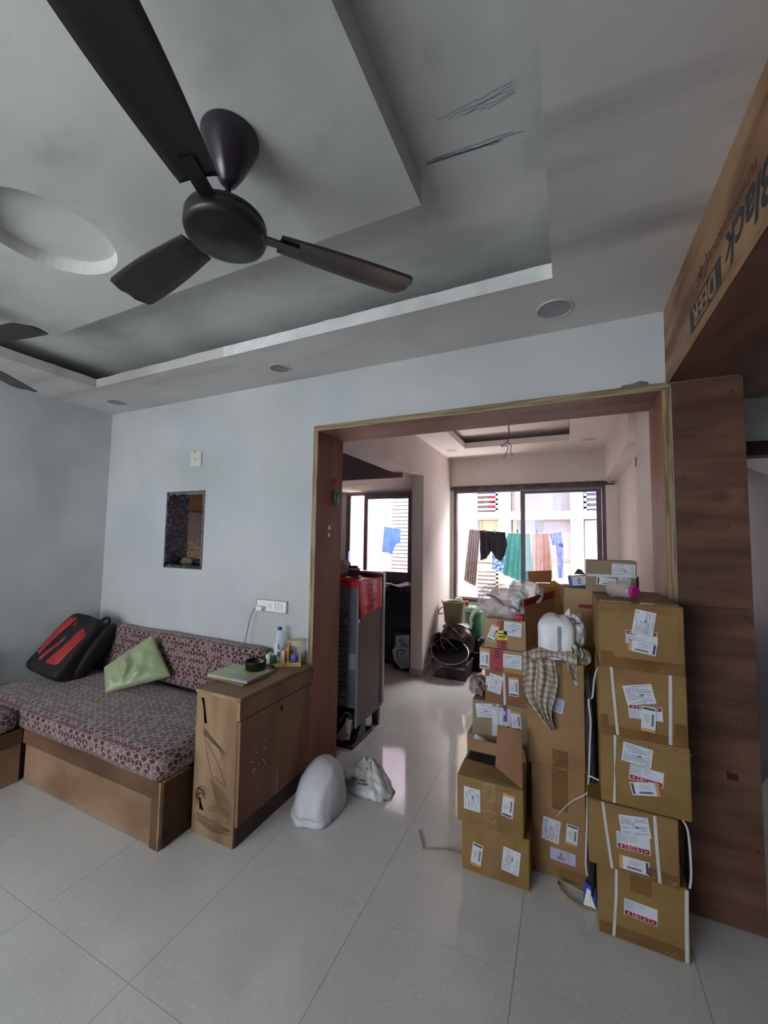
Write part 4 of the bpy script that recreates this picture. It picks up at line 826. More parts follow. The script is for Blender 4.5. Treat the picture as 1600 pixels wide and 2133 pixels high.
def fragile(par, y, cx, cz, w_, h, ang, red='B', lay=0):
    a = math.radians(ang); U = Vector((math.cos(a), 0, math.sin(a))); V = Vector((-math.sin(a), 0, math.cos(a))); s = -1 if red == 'B' else 1
    q = [(-w_/2, -h/2, w_/2, h/2, 0, 0)]
    def add(u0, v0, u1, v1, m, l): q.append((u0, min(s*v0, s*v1), u1, max(s*v0, s*v1), m, l))
    add(-w_*.49, -h*.48, -w_*.16, h*.14, 6, 1)
    for k in range(5): add(-w_*.46, -h*.42+k*h*.1, -w_*(.4-.12*LR.random()), -h*.42+k*h*.1+h*.02, 3, 2); add(-w_*.13, -h*.40+k*h*.09, w_*(.05+.12*LR.random()), -h*.40+k*h*.09+h*.018, 3, 2)
    for k in range(4):
        u0 = -w_*.475+k*w_*.242; add(u0, h*.2, u0+w_*.225, h*.47, 5, 1); c = u0+w_*.112
        if k == 0: add(c-w_*.03, h*.29, c+w_*.03, h*.37, 8, 2); add(c-w_*.015, h*.26, c+w_*.015, h*.4, 8, 2)
        if k == 1:
            for j in range(8): an = j*PI/4; add(c+w_*.055*math.cos(an)-w_*.012, h*.335+h*.09*math.sin(an)-h*.018, c+w_*.055*math.cos(an)+w_*.012, h*.335+h*.09*math.sin(an)+h*.018, 8, 2)
            add(c-w_*.03, h*.325, c+w_*.03, h*.35, 8, 2)
        if k == 2:
            for d in (-1, 1): add(c+d*w_*.028-w_*.008, h*.26, c+d*w_*.028+w_*.008, h*.4, 8, 2); add(c+d*w_*.028-w_*.02, h*.37, c+d*w_*.028+w_*.02, h*.4, 8, 2)
        if k == 3: add(c-w_*.045, h*.32, c+w_*.045, h*.345, 8, 2); add(c-w_*.03, h*.345, c+w_*.03, h*.365, 8, 2)
    return decal('handling_label', par, (cx, y-lay*0.0015, cz), U, V, q, LM)
def carton(label, x0, x1, y0, y1, z0, z1, mt, grp='cartons stacked in the opening', skew=0.0, bulge=0.003, seed=0, bev=0.004):
    t = thing('carton', ((x0+x1)/2, (y0+y1)/2, z0), label, 'box', grp)
    b = MB(); n = 6; T = Matrix.Translation(((x0+x1)/2, (y0+y1)/2, 0)) @ Matrix.Rotation(math.radians(skew), 4, 'Z') @ Matrix.Translation((-(x0+x1)/2, -(y0+y1)/2, 0))
    bm = bmesh.new(); bmesh.ops.create_cube(bm, size=2); bmesh.ops.bevel(bm, geom=bm.edges[:], offset=0.02, segments=2, affect='EDGES')
    def f(c):
        x = (x0+x1)/2+(x1-x0)/2*c.x; y = (y0+y1)/2+(y1-y0)/2*c.y; z = (z0+z1)/2+(z1-z0)/2*c.z; return T @ Vector((x, y, z))
    b.v = [f(v.co) for v in bm.verts]; bm.verts.index_update(); b.f = [[v.index for v in g.verts] for g in bm.faces]; b.m = [0]*len(b.f); bm.free()
    b.build('body', mt, t)
    return t
def fx(name, par, x0, x1, z0, z1, y, mt, th=0.0006): return boxo(name, x0, x1, y-th-0.0002, y-0.0002, z0, z1, mt, par)
def strapv(par, pts, y, wd=0.010, mt=None, ytop=None, name='strap'):
    """flat band on the front face through (x,z) points, folding back over top when ytop is given"""
    b = MB()
    for i in range(len(pts)-1):
        (xa, za), (xb, zb) = pts[i], pts[i+1]; b.slab([(xa-wd/2, y-.0012, za), (xa+wd/2, y-.0012, za), (xb+wd/2, y-.0012, zb), (xb-wd/2, y-.0012, zb)], (0, -1, 0), .0012)
    if ytop: x, z = pts[0]; b.box(x-wd/2, x+wd/2, y-.0024, ytop, z, z+.0012)
    return b.build(name, mt or strap_m, par)
def crinkle(par, spots, y):
    b = MB()
    for x, z in spots:
        for k in range(4):
            a = LR.uniform(-.6, .9); l = LR.uniform(.006, .018); p = Vector((x+LR.uniform(-.02, .02), y-.0022, z+LR.uniform(-.008, .008))); d = Vector((math.cos(a), 0, math.sin(a)))*l; n_ = Vector((-math.sin(a), 0, math.cos(a)))*.0006
            b.slab([p-d, p-n_, p+d, p+n_], (0, -1, 0), .0008)
    return b.build('tape_wrinkle', M('wrinkled_tape', (176, 150, 116), 0.12, spec=1.0), par)
# right-hand stack (bottom to top)
r1 = carton('bottom carton of the right stack, two straps, one red symbol label', .088, .386, 1.900, 2.14, 0.0, .262, cardY, bev=.004)
fx('tape', r1, .20, .27, .19, .258, 1.9, tape_m); fx('tape', r1, .092, .382, .002, .045, 1.9, tape_m)
strapv(r1, [(.154, .258), (.151, .15), (.140, .004)], 1.9); strapv(r1, [(.380, .258), (.376, .12), (.374, .004)], 1.9, .012); fragile(r1, 1.9, .232, .125, .109, .060, -2); crinkle(r1, [(.32, .02)], 1.9)
r2 = carton('second carton up in the right stack, pushed out to the left, two slanting straps', .058, .357, 1.88, 2.125, .264, .508, cardY)
fx('tape', r2, .062, .353, .455, .505, 1.88, tapec_m); fx('tape', r2, .26, .353, .266, .31, 1.88, tape_m); fx('tape', r2, .315, .353, .31, .455, 1.88, tapec_m)
strapv(r2, [(.110, .505), (.124, .38), (.138, .267)], 1.88, ytop=2.0); strapv(r2, [(.283, .505), (.288, .38), (.294, .267)], 1.88, .011)
fragile(r2, 1.88, .211, .383, .111, .062, 2); invoice(r2, 1.88, .217, .447, .099, .073, 8, lay=1); barcode(r2, 1.88, .213, .303, .100, .048, 1, 'L'); crinkle(r2, [(.1, .5), (.22, .497), (.27, .28), (.335, .275)], 1.88)
r3 = carton('third carton up in the right stack, wide, single twisted strap at its left', .106, .402, 1.885, 2.14, .510, .775, cardY)
fx('tape', r3, .11, .398, .750, .772, 1.885, tapec_m); MB().slab([(.33, 1.8843, .762), (.40, 1.8843, .742), (.34, 1.8843, .70)], (0, -1, 0), .0006).build('tape', tapec_m, r3)
b = MB(); Zz = [(.158, .772, .010), (.157, .70, .007), (.154, .64, .002), (.154, .60, .006), (.151, .513, .011)]
for i in range(4): (xa, za, wa), (xb, zb, wb) = Zz[i], Zz[i+1]; b.slab([(xa-wa/2, 1.884, za), (xa+wa/2, 1.884, za), (xb+wb/2, 1.884, zb), (xb-wb/2, 1.884, zb)], (0, -1, 0), .0014)
b.build('strap', strap_m, r3)
fragile(r3, 1.885, .261, .642, .111, .056, -5); invoice(r3, 1.885, .232, .713, .099, .073, -7, lay=1); barcode(r3, 1.885, .255, .593, .095, .048, 12, 'R', lay=2); crinkle(r3, [(.17, .768), (.34, .762), (.385, .745)], 1.885)
r4 = carton('fourth carton up in the right stack, shiny tape and two upright straps', .104, .396, 1.875, 2.13, .777, 1.040, cardY)
fx('tape', r4, .108, .392, .985, 1.037, 1.875, tapec_m); fx('tape', r4, .108, .392, .779, .810, 1.875, tape_m); fx('tape', r4, .108, .135, .81, .85, 1.875, tape_m); fx('tape', r4, .355, .392, .81, .86, 1.875, tape_m)
strapv(r4, [(.150, 1.036), (.158, .91), (.167, .780)], 1.875, ytop=2.0); strapv(r4, [(.346, 1.036), (.343, .9), (.340, .780)], 1.875, .011, ytop=2.0)
fragile(r4, 1.875, .262, .882, .112, .052, 3, 'T'); invoice(r4, 1.875, .243, .948, .099, .073, 13, lay=1); barcode(r4, 1.875, .272, .860, .094, .047, 86, 'L', lay=2); crinkle(r4, [(.125, 1.03), (.22, 1.012), (.25, 1.02), (.37, 1.0), (.36, .79)], 1.875)
r5 = carton('big top carton of the right stack under the small parcel', .108, .393, 1.862, 2.36, 1.042, 1.297, cardY)
fx('tape', r5, .112, .389, 1.262, 1.294, 1.862, tapec_m); fx('tape', r5, .112, .389, 1.044, 1.085, 1.862, tape_m); fx('tape', r5, .112, .16, 1.085, 1.105, 1.862, tape_m); boxo('tape', .112, .389, 1.87, 1.93, 1.2970, 1.2977, tapec_m, r5)
boxo('flap_seam', .246, .249, 1.93, 2.35, 1.2970, 1.2976, cardD, r5); fx('edge_tape', r5, .372, .389, 1.09, 1.262, 1.862, tapec_m)
MB().lathe([(0, 0), (.012, 0), (.012, .0005), (0, .0005)], (.1078, 2.0, 1.20), 12, T=Matrix.Rotation(-PI/2, 3, 'Y')).build('grey_spot', M('carton_spot', (110, 100, 104), 0.8), r5)
fragile(r5, 1.862, .254, 1.169, .106, .052, 0, 'T'); invoice(r5, 1.862, .263, 1.226, .070, .097, -10, flip=True, lay=1); barcode(r5, 1.862, .256, 1.133, .092, .044, -8, 'L', lay=2); crinkle(r5, [(.15, 1.287), (.19, 1.268), (.22, 1.272), (.19, 1.05), (.26, 1.052), (.31, 1.05)], 1.862)
r6 = carton('small greyish parcel on top of the right stack', .080, .292, 2.215, 2.345, 1.298, 1.450, cardG)
fx('strap', r6, .081, .291, 1.372, 1.384, 2.215, strap_m, .0012); invoice(r6, 2.215, .240, 1.353, .052, .036, -3); invoice(r6, 2.215, .237, 1.406, .097, .062, -2, lay=1); barcode(r6, 2.215, .169, 1.350, .093, .036, -6, 'R', lay=1)
crinkle(r6, [(.12, 1.43), (.18, 1.43)], 2.215); boxo('tape_tail', .288, .298, 2.21, 2.22, 1.33, 1.38, black_m, r6)
# middle stack
m1 = carton('lower tall carton of the middle stack, plain brown with three labels', -.176, .054, 2.100, 2.35, 0.0, .485, cardB)
fx('tape', m1, -.086, -.018, .30, .48, 2.1, tape_m); fx('tape', m1, -.172, .05, .003, .05, 2.1, tapec_m); invoice(m1, 2.1, -.092, .201, .075, .102, -6, flip=True); barcode(m1, 2.1, -.004, .204, .089, .048, 85, 'L')
decal('lilac_label', m1, (-.043, 2.1, .10), (1, 0, -.03), (0.03, 0, 1), [(-.053, -.026, .053, .026, 7, 0)]+[(-.048, -.02+k*.008, .03, -.0185+k*.008, 3, 1) for k in range(6)]+[(-.012, -.004, -.004, .012, 3, 1), (-.022, -.016, .006, -.006, 3, 1)], LM)
m2 = carton('upper tall carton of the middle stack under the checked cloth', -.192, .057, 2.095, 2.36, .487, .972, cardB)
fx('tape', m2, -.082, -.016, .489, .57, 2.095, tape_m); fx('tape', m2, -.088, -.033, .81, .968, 2.095, tape_m)
decal('lilac_label', m2, (-.058, 2.095, .771), (1, 0, -.16), (.16, 0, 1), [(-.028, -.032, .028, .032, 7, 0)]+[(-.022, -.024+k*.009, .02, -.0215+k*.009, 1, 1) for k in range(6)], LM); crinkle(m2, [(.03, .93), (.035, .86), (.04, .72), (-.04, .492)], 2.095)
# left front pair
l1 = carton('lower of the two front left cartons, on the floor', -.476, -.176, 1.963, 2.20, 0.0, .218, cardY)
l2 = carton('open topped carton of the front left pair with raised flaps', -.496, -.198, 1.948, 2.19, .2185, .428, cardY)
def printed_frame(par, x0, x1, z0, z1, y):
    b = MB(); t_ = .0012
    for q in ((x0, x1, z0, z0+t_), (x0, x1, z1-t_, z1), (x0, x0+t_, z0, z1), (x1-t_, x1, z0, z1), (x0, x1, (z0+z1)/2, (z0+z1)/2+t_*.6)): b.slab([(q[0], y-.0003, q[2]), (q[1], y-.0003, q[2]), (q[1], y-.0003, q[3]), (q[0], y-.0003, q[3])], (0, -1, 0), .0001)
    for k in range(7):
        z = z0+.012+k*.008; b.slab([(x1-.055, y-.0003, z), (x1-.01, y-.0003, z), (x1-.01, y-.0003, z+.001), (x1-.055, y-.0003, z+.001)], (0, -1, 0), .0001)
        z = z1-.02-k*.008; b.slab([(x0+.012, y-.0003, z), (x0+.05, y-.0003, z), (x0+.05, y-.0003, z+.001), (x0+.012, y-.0003, z+.001)], (0, -1, 0), .0001)
    b.build('printed_frame', brownink_m, par)
printed_frame(l1, -.408, -.232, .02, .195, 1.963); fx('tape', l1, -.375, -.305, .003, .214, 1.963, tapec_m); barcode(l1, 1.963, -.407, .08, .10, .047, 83, 'L'); l1.children[-1]; invoice(l1, 1.963, -.254, .103, .075, .102, -6, flip=True)
printed_frame(l2, -.428, -.252, .235, .408, 1.948); fx('tape', l2, -.378, -.310, .222, .424, 1.948, tapec_m); invoice(l2, 1.948, -.426, .331, .076, .10, 0, flip=True); barcode(l2, 1.948, -.264, .347, .10, .049, 84, 'R'); crinkle(l2, [(-.355, .42)], 1.948)
MB().slab([(-.494, 1.955, .429), (-.20, 1.955, .429), (-.29, 2.06, .432), (-.494, 2.09, .432)], (0, 0, 1), .003).build('front_flap', cardY, l2, .001)
MB().slab([(-.49, 2.185, .43), (-.205, 2.185, .43), (-.215, 2.20, .485), (-.505, 2.20, .485)], (0, 1, 0), .003).build('rear_flap', cardB, l2, .001)
MB().slab([(-.200, 1.950, .43), (-.208, 2.02, .655), (-.322, 2.03, .655), (-.322, 1.965, .495)], (0.1, 1, 0), .003).build('side_flap', cardR, l2, .001)
boxo('opening', -.485, -.31, 2.095, 2.18, .4285, .4295, dark_m, l2)  # flat dark sheet paints the shaded inside of the open carton
# rear left stack
l0 = carton('grey carton at the bottom of the rear left stack, mostly hidden', -.53, -.197, 2.30, 2.55, 0.0, .463, cardG); invoice(l0, 2.3, -.46, .43, .07, .05, -20)
l3 = carton('grey-brown carton under the narrow brown one, strap and clear pouch', -.500, -.200, 2.30, 2.55, .464, .652, cardG)
decal('clear_pouch', l3, (-.343, 2.3, .562), (1, 0, 0), (0, 0, 1), [(-.050, -.085, .048, .070, 6, 0), (-.044, -.02, .0, .05, 0, 1)]+[(-.04, -.01+k*.01, -.01, -.0085+k*.01, 3, 2) for k in range(5)], LM)
invoice(l3, 2.3, -.433, .601, .093, .073, 8, lay=1); barcode(l3, 2.3, -.267, .577, .097, .050, 95, 'R', lay=1); strapv(l3, [(-.362, .65), (-.362, .49)], 2.299, .011); purple = M('purple_ink', (48, 36, 120), 0.5)
text_obj('press', 'lettering', .038, purple, l3, (-.320, 2.2975, .605), (0, 0, -1), (1, 0, 0), bold=.0012)
MB().slab([(-.332, 2.2985, .545), (-.322, 2.2985, .53), (-.312, 2.2985, .545), (-.297, 2.2985, .54), (-.297, 2.2985, .525), (-.32, 2.2985, .518), (-.33, 2.2985, .525)], (0, -1, 0), .0008).build('printed_emblem', purple, l3)
l4 = carton('narrow red-brown carton with one white strap, in the rear left stack', -.430, -.206, 2.295, 2.53, .653, .824, cardR)
invoice(l4, 2.295, -.40, .765, .05, .05, -2); invoice(l4, 2.295, -.375, .757, .073, .098, -9, flip=True, lay=1); barcode(l4, 2.295, -.278, .755, .099, .050, 91, 'R'); strapv(l4, [(-.328, .82), (-.324, .655)], 2.295, .012)
l5 = carton('flat pale carton with broad red tape, second from top of rear left stack', -.459, -.206, 2.290, 2.53, .825, .944, cardP)
fx('red_tape', l5, -.400, -.330, .827, .942, 2.29, redtape_m); boxo('red_tape', -.400, -.330, 2.29, 2.52, .9441, .9447, redtape_m, l5); barcode(l5, 2.29, -.432, .883, .097, .050, 88, 'R'); invoice(l5, 2.29, -.284, .889, .096, .073, 0)
l6 = carton('open top carton of the rear left stack, red tape, holding clear plastic bags', -.432, -.214, 2.300, 2.53, .946, 1.105, cardP)
fx('red_tape', l6, -.366, -.312, .948, 1.10, 2.3, redtape_m)
def tape_marks(par, x0, x1, zs, y):
    b = MB()
    for z in zs:
        for k in range(3):
            b.slab([(x0+k*.008, y-.0009, z+LR.uniform(-.002, .002)), (x0+k*.008+.005, y-.0009, z), (x0+k*.008+.007, y-.0009, z+LR.uniform(.008, .014)), (x0+k*.008+.002, y-.0009, z+.012)], (0, -1, 0), .0003)
        b.slab([(x0, y-.0009, z), (x1, y-.0009, z+.001), (x1, y-.0009, z+.003), (x0, y-.0009, z+.003)], (0, -1, 0), .0003)
    b.build('print', M('tape_print', (70, 10, 20), 0.5), par)
tape_marks(l6, -.345, -.318, (.955, .975, 1.055, 1.072, 1.088), 2.3); tape_marks(l5, -.375, -.34, (.832, .898, .914, .93), 2.29)
barcode(l6, 2.3, -.387, 1.028, .093, .042, 70, 'R', lay=1); invoice(l6, 2.3, -.282, 1.059, .092, .075, -3, lay=1)
decal('yellow_sticker', l6, (-.338, 2.2985, 1.02), (1, 0, .08), (-.08, 0, 1), [(-.028, -.024, .028, .024, 0, 0), (-.02, .006, .02, .012, 1, 1), (-.022, -.010, .022, -.002, 1, 1), (-.012, -.018, .016, -.014, 1, 1)], [yel_m, inkd_m])
MB().slab([(-.214, 2.31, .948), (-.078, 2.50, .948), (-.078, 2.50, 1.262), (-.226, 2.31, 1.222)], (.8, -.6, 0), .004).build('side_flap', cardR, l6, .001)
MB().slab([(-.225, 2.3075, 1.185), (-.0775, 2.497, 1.222), (-.0775, 2.497, 1.258), (-.226, 2.3075, 1.219)], (.8, -.6, 0), .0042).build('red_tape', M('dark_red_tape', (116, 22, 36), 0.4), l6)
MB().slab([(-.43, 2.50, 1.10), (-.38, 2.52, 1.10), (-.415, 2.52, 1.14)], (0, 1, 0), .003).build('rear_flap', cardP, l6)
# cartons deeper in the dining room
for (nm, x0, x1, y0, y1, z0, z1, mt, lb) in (('a', -.20, .0, 2.80, 3.05, 1.00, 1.245, M('cardboard_yellow', (196, 148, 68), 0.6, (180, 132, 56), scale=5), 'yellow open carton behind the clear plastic bags'),
    ('b', -.030, .170, 2.56, 2.79, 0.95, 1.272, cardP, 'tall pale open carton left of the small parcel, holding a blue pack')):
    t_ = carton(lb, x0, x1, y0, y1, z0, z1, mt, 'cartons deeper in the dining room')
    if nm == 'a':
        MB().slab([(-.26, 3.05, 1.245), (-.11, 3.05, 1.25), (-.11, 3.08, 1.335), (-.27, 3.08, 1.32)], (0, 1, 0), .004).build('rear_flap', M('cardboard_orange_brown', (150, 92, 48), 0.7), t_)
        MB().slab([(-.14, 2.8, 1.246), (-.02, 2.8, 1.246), (-.09, 2.82, 1.29), (-.11, 2.83, 1.27)], (0, 1, 0), .003).build('front_flap', mt, t_)
    else:
        MB().slab([(-.03, 2.56, 1.272), (-.03, 2.62, 1.262), (-.065, 2.60, 1.29), (-.06, 2.56, 1.292)], (0, 0, 1), .004).build('flap_top', cardP, t_)
        MB().slab([(-.06, 2.555, 1.293), (-.028, 2.555, 1.273), (-.034, 2.555, 1.16)], (0, 1, 0), .004).build('side_flap', cardR, t_); boxo('red_tape', .05, .165, 2.5585, 2.56, 1.165, 1.185, redtape_m, t_)
carton('carton below the yellow one, hidden in the dining room pile', -.19, .0, 2.80, 3.05, .50, .998, cardB, 'cartons deeper in the dining room'); carton('lowest hidden carton below the yellow one', -.19, .0, 2.80, 3.05, 0, .498, cardB, 'cartons deeper in the dining room')
carton('plain carton below the tall pale one', -.03, .17, 2.56, 2.79, .47, .948, cardB, 'cartons deeper in the dining room'); carton('lowest plain carton below the tall pale one', -.03, .17, 2.56, 2.79, 0, .468, cardB, 'cartons deeper in the dining room')
bpk = thing('blue_pack', (.045, 2.75, 1.284), 'blue and white medicine pack on the tall pale carton', 'box')
Tb = Matrix.Translation((.05, 2.66, 1.279)) @ Matrix.Rotation(math.radians(-8), 4, 'Y')
MB().box(-.045, .055, -.04, .06, .0, .058, T=Tb).build('carton', M('pack_white', (206, 208, 220), 0.5), bpk, .001); MB().box(-.047, -.030, -.042, .061, -.001, .059, T=Tb).box(-.03, .054, -.0415, -.040, -.0, .006, T=Tb).build('blue_edge', M('pack_blue', (58, 88, 180), 0.5), bpk)
b = MB()
for k in range(3): b.box(.0, .02, -.0412, -.040, .015+k*.013, .020+k*.013, T=Tb)
b.build('print', inkd_m, bpk); MB().slab([(.03, 2.68, 1.345), (.09, 2.68, 1.345), (.07, 2.69, 1.372), (.05, 2.69, 1.376)], (0, 1, 0), .02).build('dark_cloth', M('plum_cloth', (70, 48, 60), 0.9), bpk)
# clear bottle with pink lid on the big carton
pb = thing('plastic_bottle', (.22, 2.02, 1.298), 'clear plastic bottle with bright pink lid lying on the big carton', 'bottle')
ax = Vector((.085, -.085, 0)).normalized(); a0 = Vector((.168, 2.08, 1.333)); PT = Matrix.Translation(a0) @ ax.to_track_quat('Z', 'Y').to_matrix().to_4x4()
b = MB(); prof = [(0, 0), (.030, .001), (.033, .008), (.031, .03), (.033, .034), (.031, .04), (.033, .044), (.033, .09), (.024, .108), (.019, .112)]
for i, (r, z) in enumerate(prof): pass
def lathe_T(prof, T, n=20):
    b = MB(); b.lathe(prof, (0, 0, 0), n, cap=False); b.v = [T @ v for v in b.v]; return b
lathe_T(prof, PT).build('shell', film_mat('bottle_plastic', (216, 206, 204), 0.42, 0.08, 0.1), pb, smooth=True)
lathe_T([(.0, .126), (.0225, .126), (.0235, .122), (.0235, .110), (.0, .110)], PT).build('lid', M('magenta_lid', (206, 30, 150), 0.35, (190, 22, 136), scale=10), pb)
b = MB()
for k in range(6): a = -1.9+k*.22; d = Vector((math.cos(a)*.0335, math.sin(a)*.0335, 0)); b.v += []; b.tube([PT @ (d+Vector((0, 0, .012))), PT @ (d+Vector((0, 0, .028)))], .0015, 5)
b.build('ribs', paper_m, pb)
# loose straps, dark pack between the stacks
tag(MB().slab([(-.742, 2.10, .002), (-.728, 2.10, .002), (-.664, 1.99, .002), (-.680, 1.988, .002)], (0, 0, 1), .002).slab([(-.68, 1.988, .002), (-.672, 1.996, .002), (-.57, 2.04, .006), (-.50, 2.045, .010), (-.478, 2.03, .010), (-.478, 2.022, .010), (-.50, 2.034, .009), (-.572, 2.028, .004)], (0, 0, 1), .0015).build('strap', strapt_m), 'bent tan strapping on the floor left of the front left cartons', 'strap')
b = MB(); P = smoothpath([(.07, 2.04, .012), (.0, 2.06, .012), (-.06, 2.07, .010), (-.058, 2.035, .010), (-.02, 1.99, .010), (.03, 1.975, .010), (.07, 1.985, .010)], 8)
for i in range(len(P)-1): b.slab([P[i]-Vector((0, 0, .009)), P[i+1]-Vector((0, 0, .009)), P[i+1]+Vector((0, 0, .004)), P[i]+Vector((0, 0, .004))], (0, 1, .0), .0012)
tag(b.build('strap', strapt_m), 'loop of tan strapping lying on the floor between middle and right stacks', 'strap')
b = MB(); P = smoothpath([(.15, 1.868, 1.038), (.125, 1.87, 1.045), (.100, 1.90, 1.02), (.088, 1.93, .97), (.08, 1.96, .88), (.066, 1.97, .86), (.072, 1.97, .775), (.068, 1.97, .69), (.062, 1.975, .55), (.056, 1.985, .46), (.05, 2.0, .3), (.045, 2.0, .17), (.05, 2.0, .12)], 6)
for i in range(len(P)-1): b.slab([P[i], P[i+1], P[i+1]+Vector((.007, 0.001, 0)), P[i]+Vector((.007, 0.001, 0))], (0, -1, 0), .0012)
tag(b.build('strap', strap_m), 'long white strap hanging between the middle and right stacks', 'strap')
b = MB(); P = smoothpath([(.10, 1.93, .558), (.064, 1.95, .556), (.060, 1.96, .54), (.058, 2.0, .46), (.0, 2.06, .375), (-.04, 2.09, .31), (-.066, 2.094, .268)], 6)
for i in range(len(P)-1): b.slab([P[i], P[i+1], P[i+1]+Vector((0, 0, .006)), P[i]+Vector((0, 0, .006))], (0, -1, 0), .0012)
tag(b.build('strap', strap_m), 'white strap end curving across the lower middle carton', 'strap')
b = MB(); P = smoothpath([(.372, 1.91, .50), (.388, 1.905, .46), (.392, 1.90, .33), (.385, 1.895, .27)], 6)
for i in range(len(P)-1): b.slab([P[i], P[i+1], P[i+1]+Vector((.007, 0, 0)), P[i]+Vector((.007, 0, 0))], (0, -1, 0), .001)
tag(b.build('strap', strap_m), 'white strap end hanging at the right edge of the right stack', 'strap')
dp = thing('dark_pouch', (.072, 2.03, 0), 'dark pouch with blue and white foot standing between the stacks', 'pouch')
blob('body', (.073, 2.035, .14), .014, .05, .14, M('dark_vinyl', (28, 28, 36), 0.3), 3, parent=dp, flat=.02)
MB().slab([(.046, 1.99, .10), (.084, 1.99, .085), (.084, 1.99, .02), (.036, 1.99, .03)], (0, 1, 0), .02).build('blue_band', M('blue_vinyl', (36, 84, 176), 0.4), dp)
MB().slab([(.052, 1.985, .085), (.066, 1.985, .075), (.060, 1.985, .012), (.036, 1.985, .012)], (0, 1, 0), .004).slab([(.066, 1.985, .06), (.084, 1.985, .01), (.06, 1.985, .012)], (0, 1, 0), .004).build('white_band', white_pl, dp)
tag(blob('dark_bundle', (.078, 2.06, .62), .018, .06, .32, M('dark_fabric', (30, 28, 34), 0.8, (50, 50, 62), scale=14), 4, n=10), 'dark fabric bundle stuffed between middle and right stacks', 'bundle')
# plastic bags on top
clear_m = film_mat('clear_bag_film', (226, 214, 218), 0.42, 0.22, 0.9); clear2 = film_mat('bag_content', (214, 204, 196), 0.62, 0.3, 0.9)
cb = thing('clear_bag', (-.32, 2.42, 1.106), 'bulging clear plastic bag on the open rear left carton', 'bag')
def bagshape(seed, lean=0.0):
    def f(p): 
        z = p.z; k = .5+.5*min(1, max(-1, z/.12)); p = Vector((p.x*(1+.12*k)+lean*k, p.y, p.z)); p += Vector((.012*nz(p.x*22, p.z*22, seed), .012*nz(p.z*20, p.x*22, seed+3), .012*nz(p.x*18, p.y*18, seed+5))); return p
    return f
blob('film', (-.345, 2.41, 1.185), .125, .085, .095, clear_m, 5, .22, 2.6, n=22, parent=cb, shape=bagshape(2, -.0), flat=1.085)
blob('film', (-.225, 2.44, 1.235), .085, .07, .070, film_mat('milky_film', (232, 230, 234), 0.6, 0.3, 0.6), 8, .18, 2.4, n=18, parent=cb, shape=bagshape(6), flat=1.12)
blob('wrapping', (-.345, 2.41, 1.215), .07, .05, .045, clear2, 9, .3, 3, n=14, parent=cb, flat=1.1)
MB().tube(smoothpath([(-.43, 2.33, 1.235), (-.38, 2.325, 1.215), (-.33, 2.325, 1.18), (-.28, 2.33, 1.17), (-.25, 2.33, 1.145)]), [.004]+[.007]*22+[.004]*2, 6).build('ribbon', M('mauve_ribbon', (150, 104, 132), 0.5), cb, smooth=True)
MB().tube(smoothpath([(-.41, 2.34, 1.27), (-.45, 2.335, 1.22), (-.455, 2.335, 1.16)]), .002, 6).build('ribbon', M('pink_ribbon', (214, 160, 176), 0.5), cb, smooth=True)
blob('red_wrapper', (-.25, 2.345, 1.118), .022, .015, .016, M('red_wrapper', (214, 60, 74), 0.4), 2, .3, 3, n=8, parent=cb)
blob('white_pack', (-.275, 2.35, 1.19), .03, .02, .05, film_mat('pack_film', (214, 216, 226), 0.8, .3, .5), 4, .3, 3, n=8, parent=cb)
MB().tube(smoothpath([(-.45, 2.38, 1.16), (-.50, 2.37, 1.13), (-.525, 2.37, 1.08), (-.52, 2.37, 1.04)]), [.02, .018, .016, .015, .014, .013, .012, .012, .012, .012, .012, .012, .011, .011, .011, .010, .009, .008, .004], 8).build('bag_tail', clear_m, cb, smooth=True)
wb = thing('white_bag', (-.055, 2.16, .974), 'white carrier bag holding a square pack, on the middle stack', 'bag')
wbm = M('white_carrier', (220, 224, 232), 0.4, (208, 212, 222), scale=5, bump=0.25, bscale=14)
def wb_fn(q):
    d = Vector(q); k = 1/max(1.0, (abs(d.x)**5+abs(d.y)**5)**.2) if d.xy.length > .01 else 1; w_ = (d.z+1)/2
    X = .084*d.x*k; Y = .075*d.y*k; t_ = max(0, (w_-.74)/.26); X *= 1-.55*t_*t_; Y *= 1-.5*t_*t_; Z = .20*w_
    X += .005*nz(X*20, Y*20, w_*5)+.004; Y += .006*nz(X*18, Z*18, 3)-.0; Z += .012*t_*nz(X*30, Y*30, 7)
    return Vector((-.062+X, 2.17+Y, .979+Z))
sphere_grid(wb_fn, 16).build('bag', wbm, wb, smooth=True)
blob('bag_side', (.02, 2.20, 1.10), .048, .06, .085, wbm, 7, .16, 2.6, n=14, parent=wb, flat=.98)
MB().slab([(-.03, 2.17, 1.165), (.005, 2.16, 1.17), (-.0, 2.17, 1.215), (-.012, 2.18, 1.20)], (0, 1, 0), .01).build('bag_handle', wbm, wb)
b = MB()
for k in range(3): 
    for j in range(24): z = 1.135-j*.0062; b.box(-.052+k*.006, -.0485+k*.006, 2.0925, 2.094, z-.0018, z+.0016+.0012*((j*7+k) % 3 == 0))
b.build('print', inkd_m, wb)
b = MB(); 
for p in ([(.0, 1.172), (.02, 1.165), (.03, 1.15), (.012, 1.145)], [(.035, 1.155), (.045, 1.148)]): 
    for i in range(len(p)-1): b.tube([(p[i][0], 2.138, p[i][1]), (p[i+1][0], 2.138, p[i+1][1])], .003, 5)
b.build('print', M('maroon_print', (84, 36, 50), 0.5), wb)
b = MB()
for k in range(4): b.tube([(.036+.004*(k % 2), 2.143, 1.14-k*.012), (.048, 2.146, 1.135-k*.012), (.05, 2.148, 1.128-k*.012)], .002, 5)
b.build('print', M('orange_red_print', (206, 84, 62), 0.5), wb)
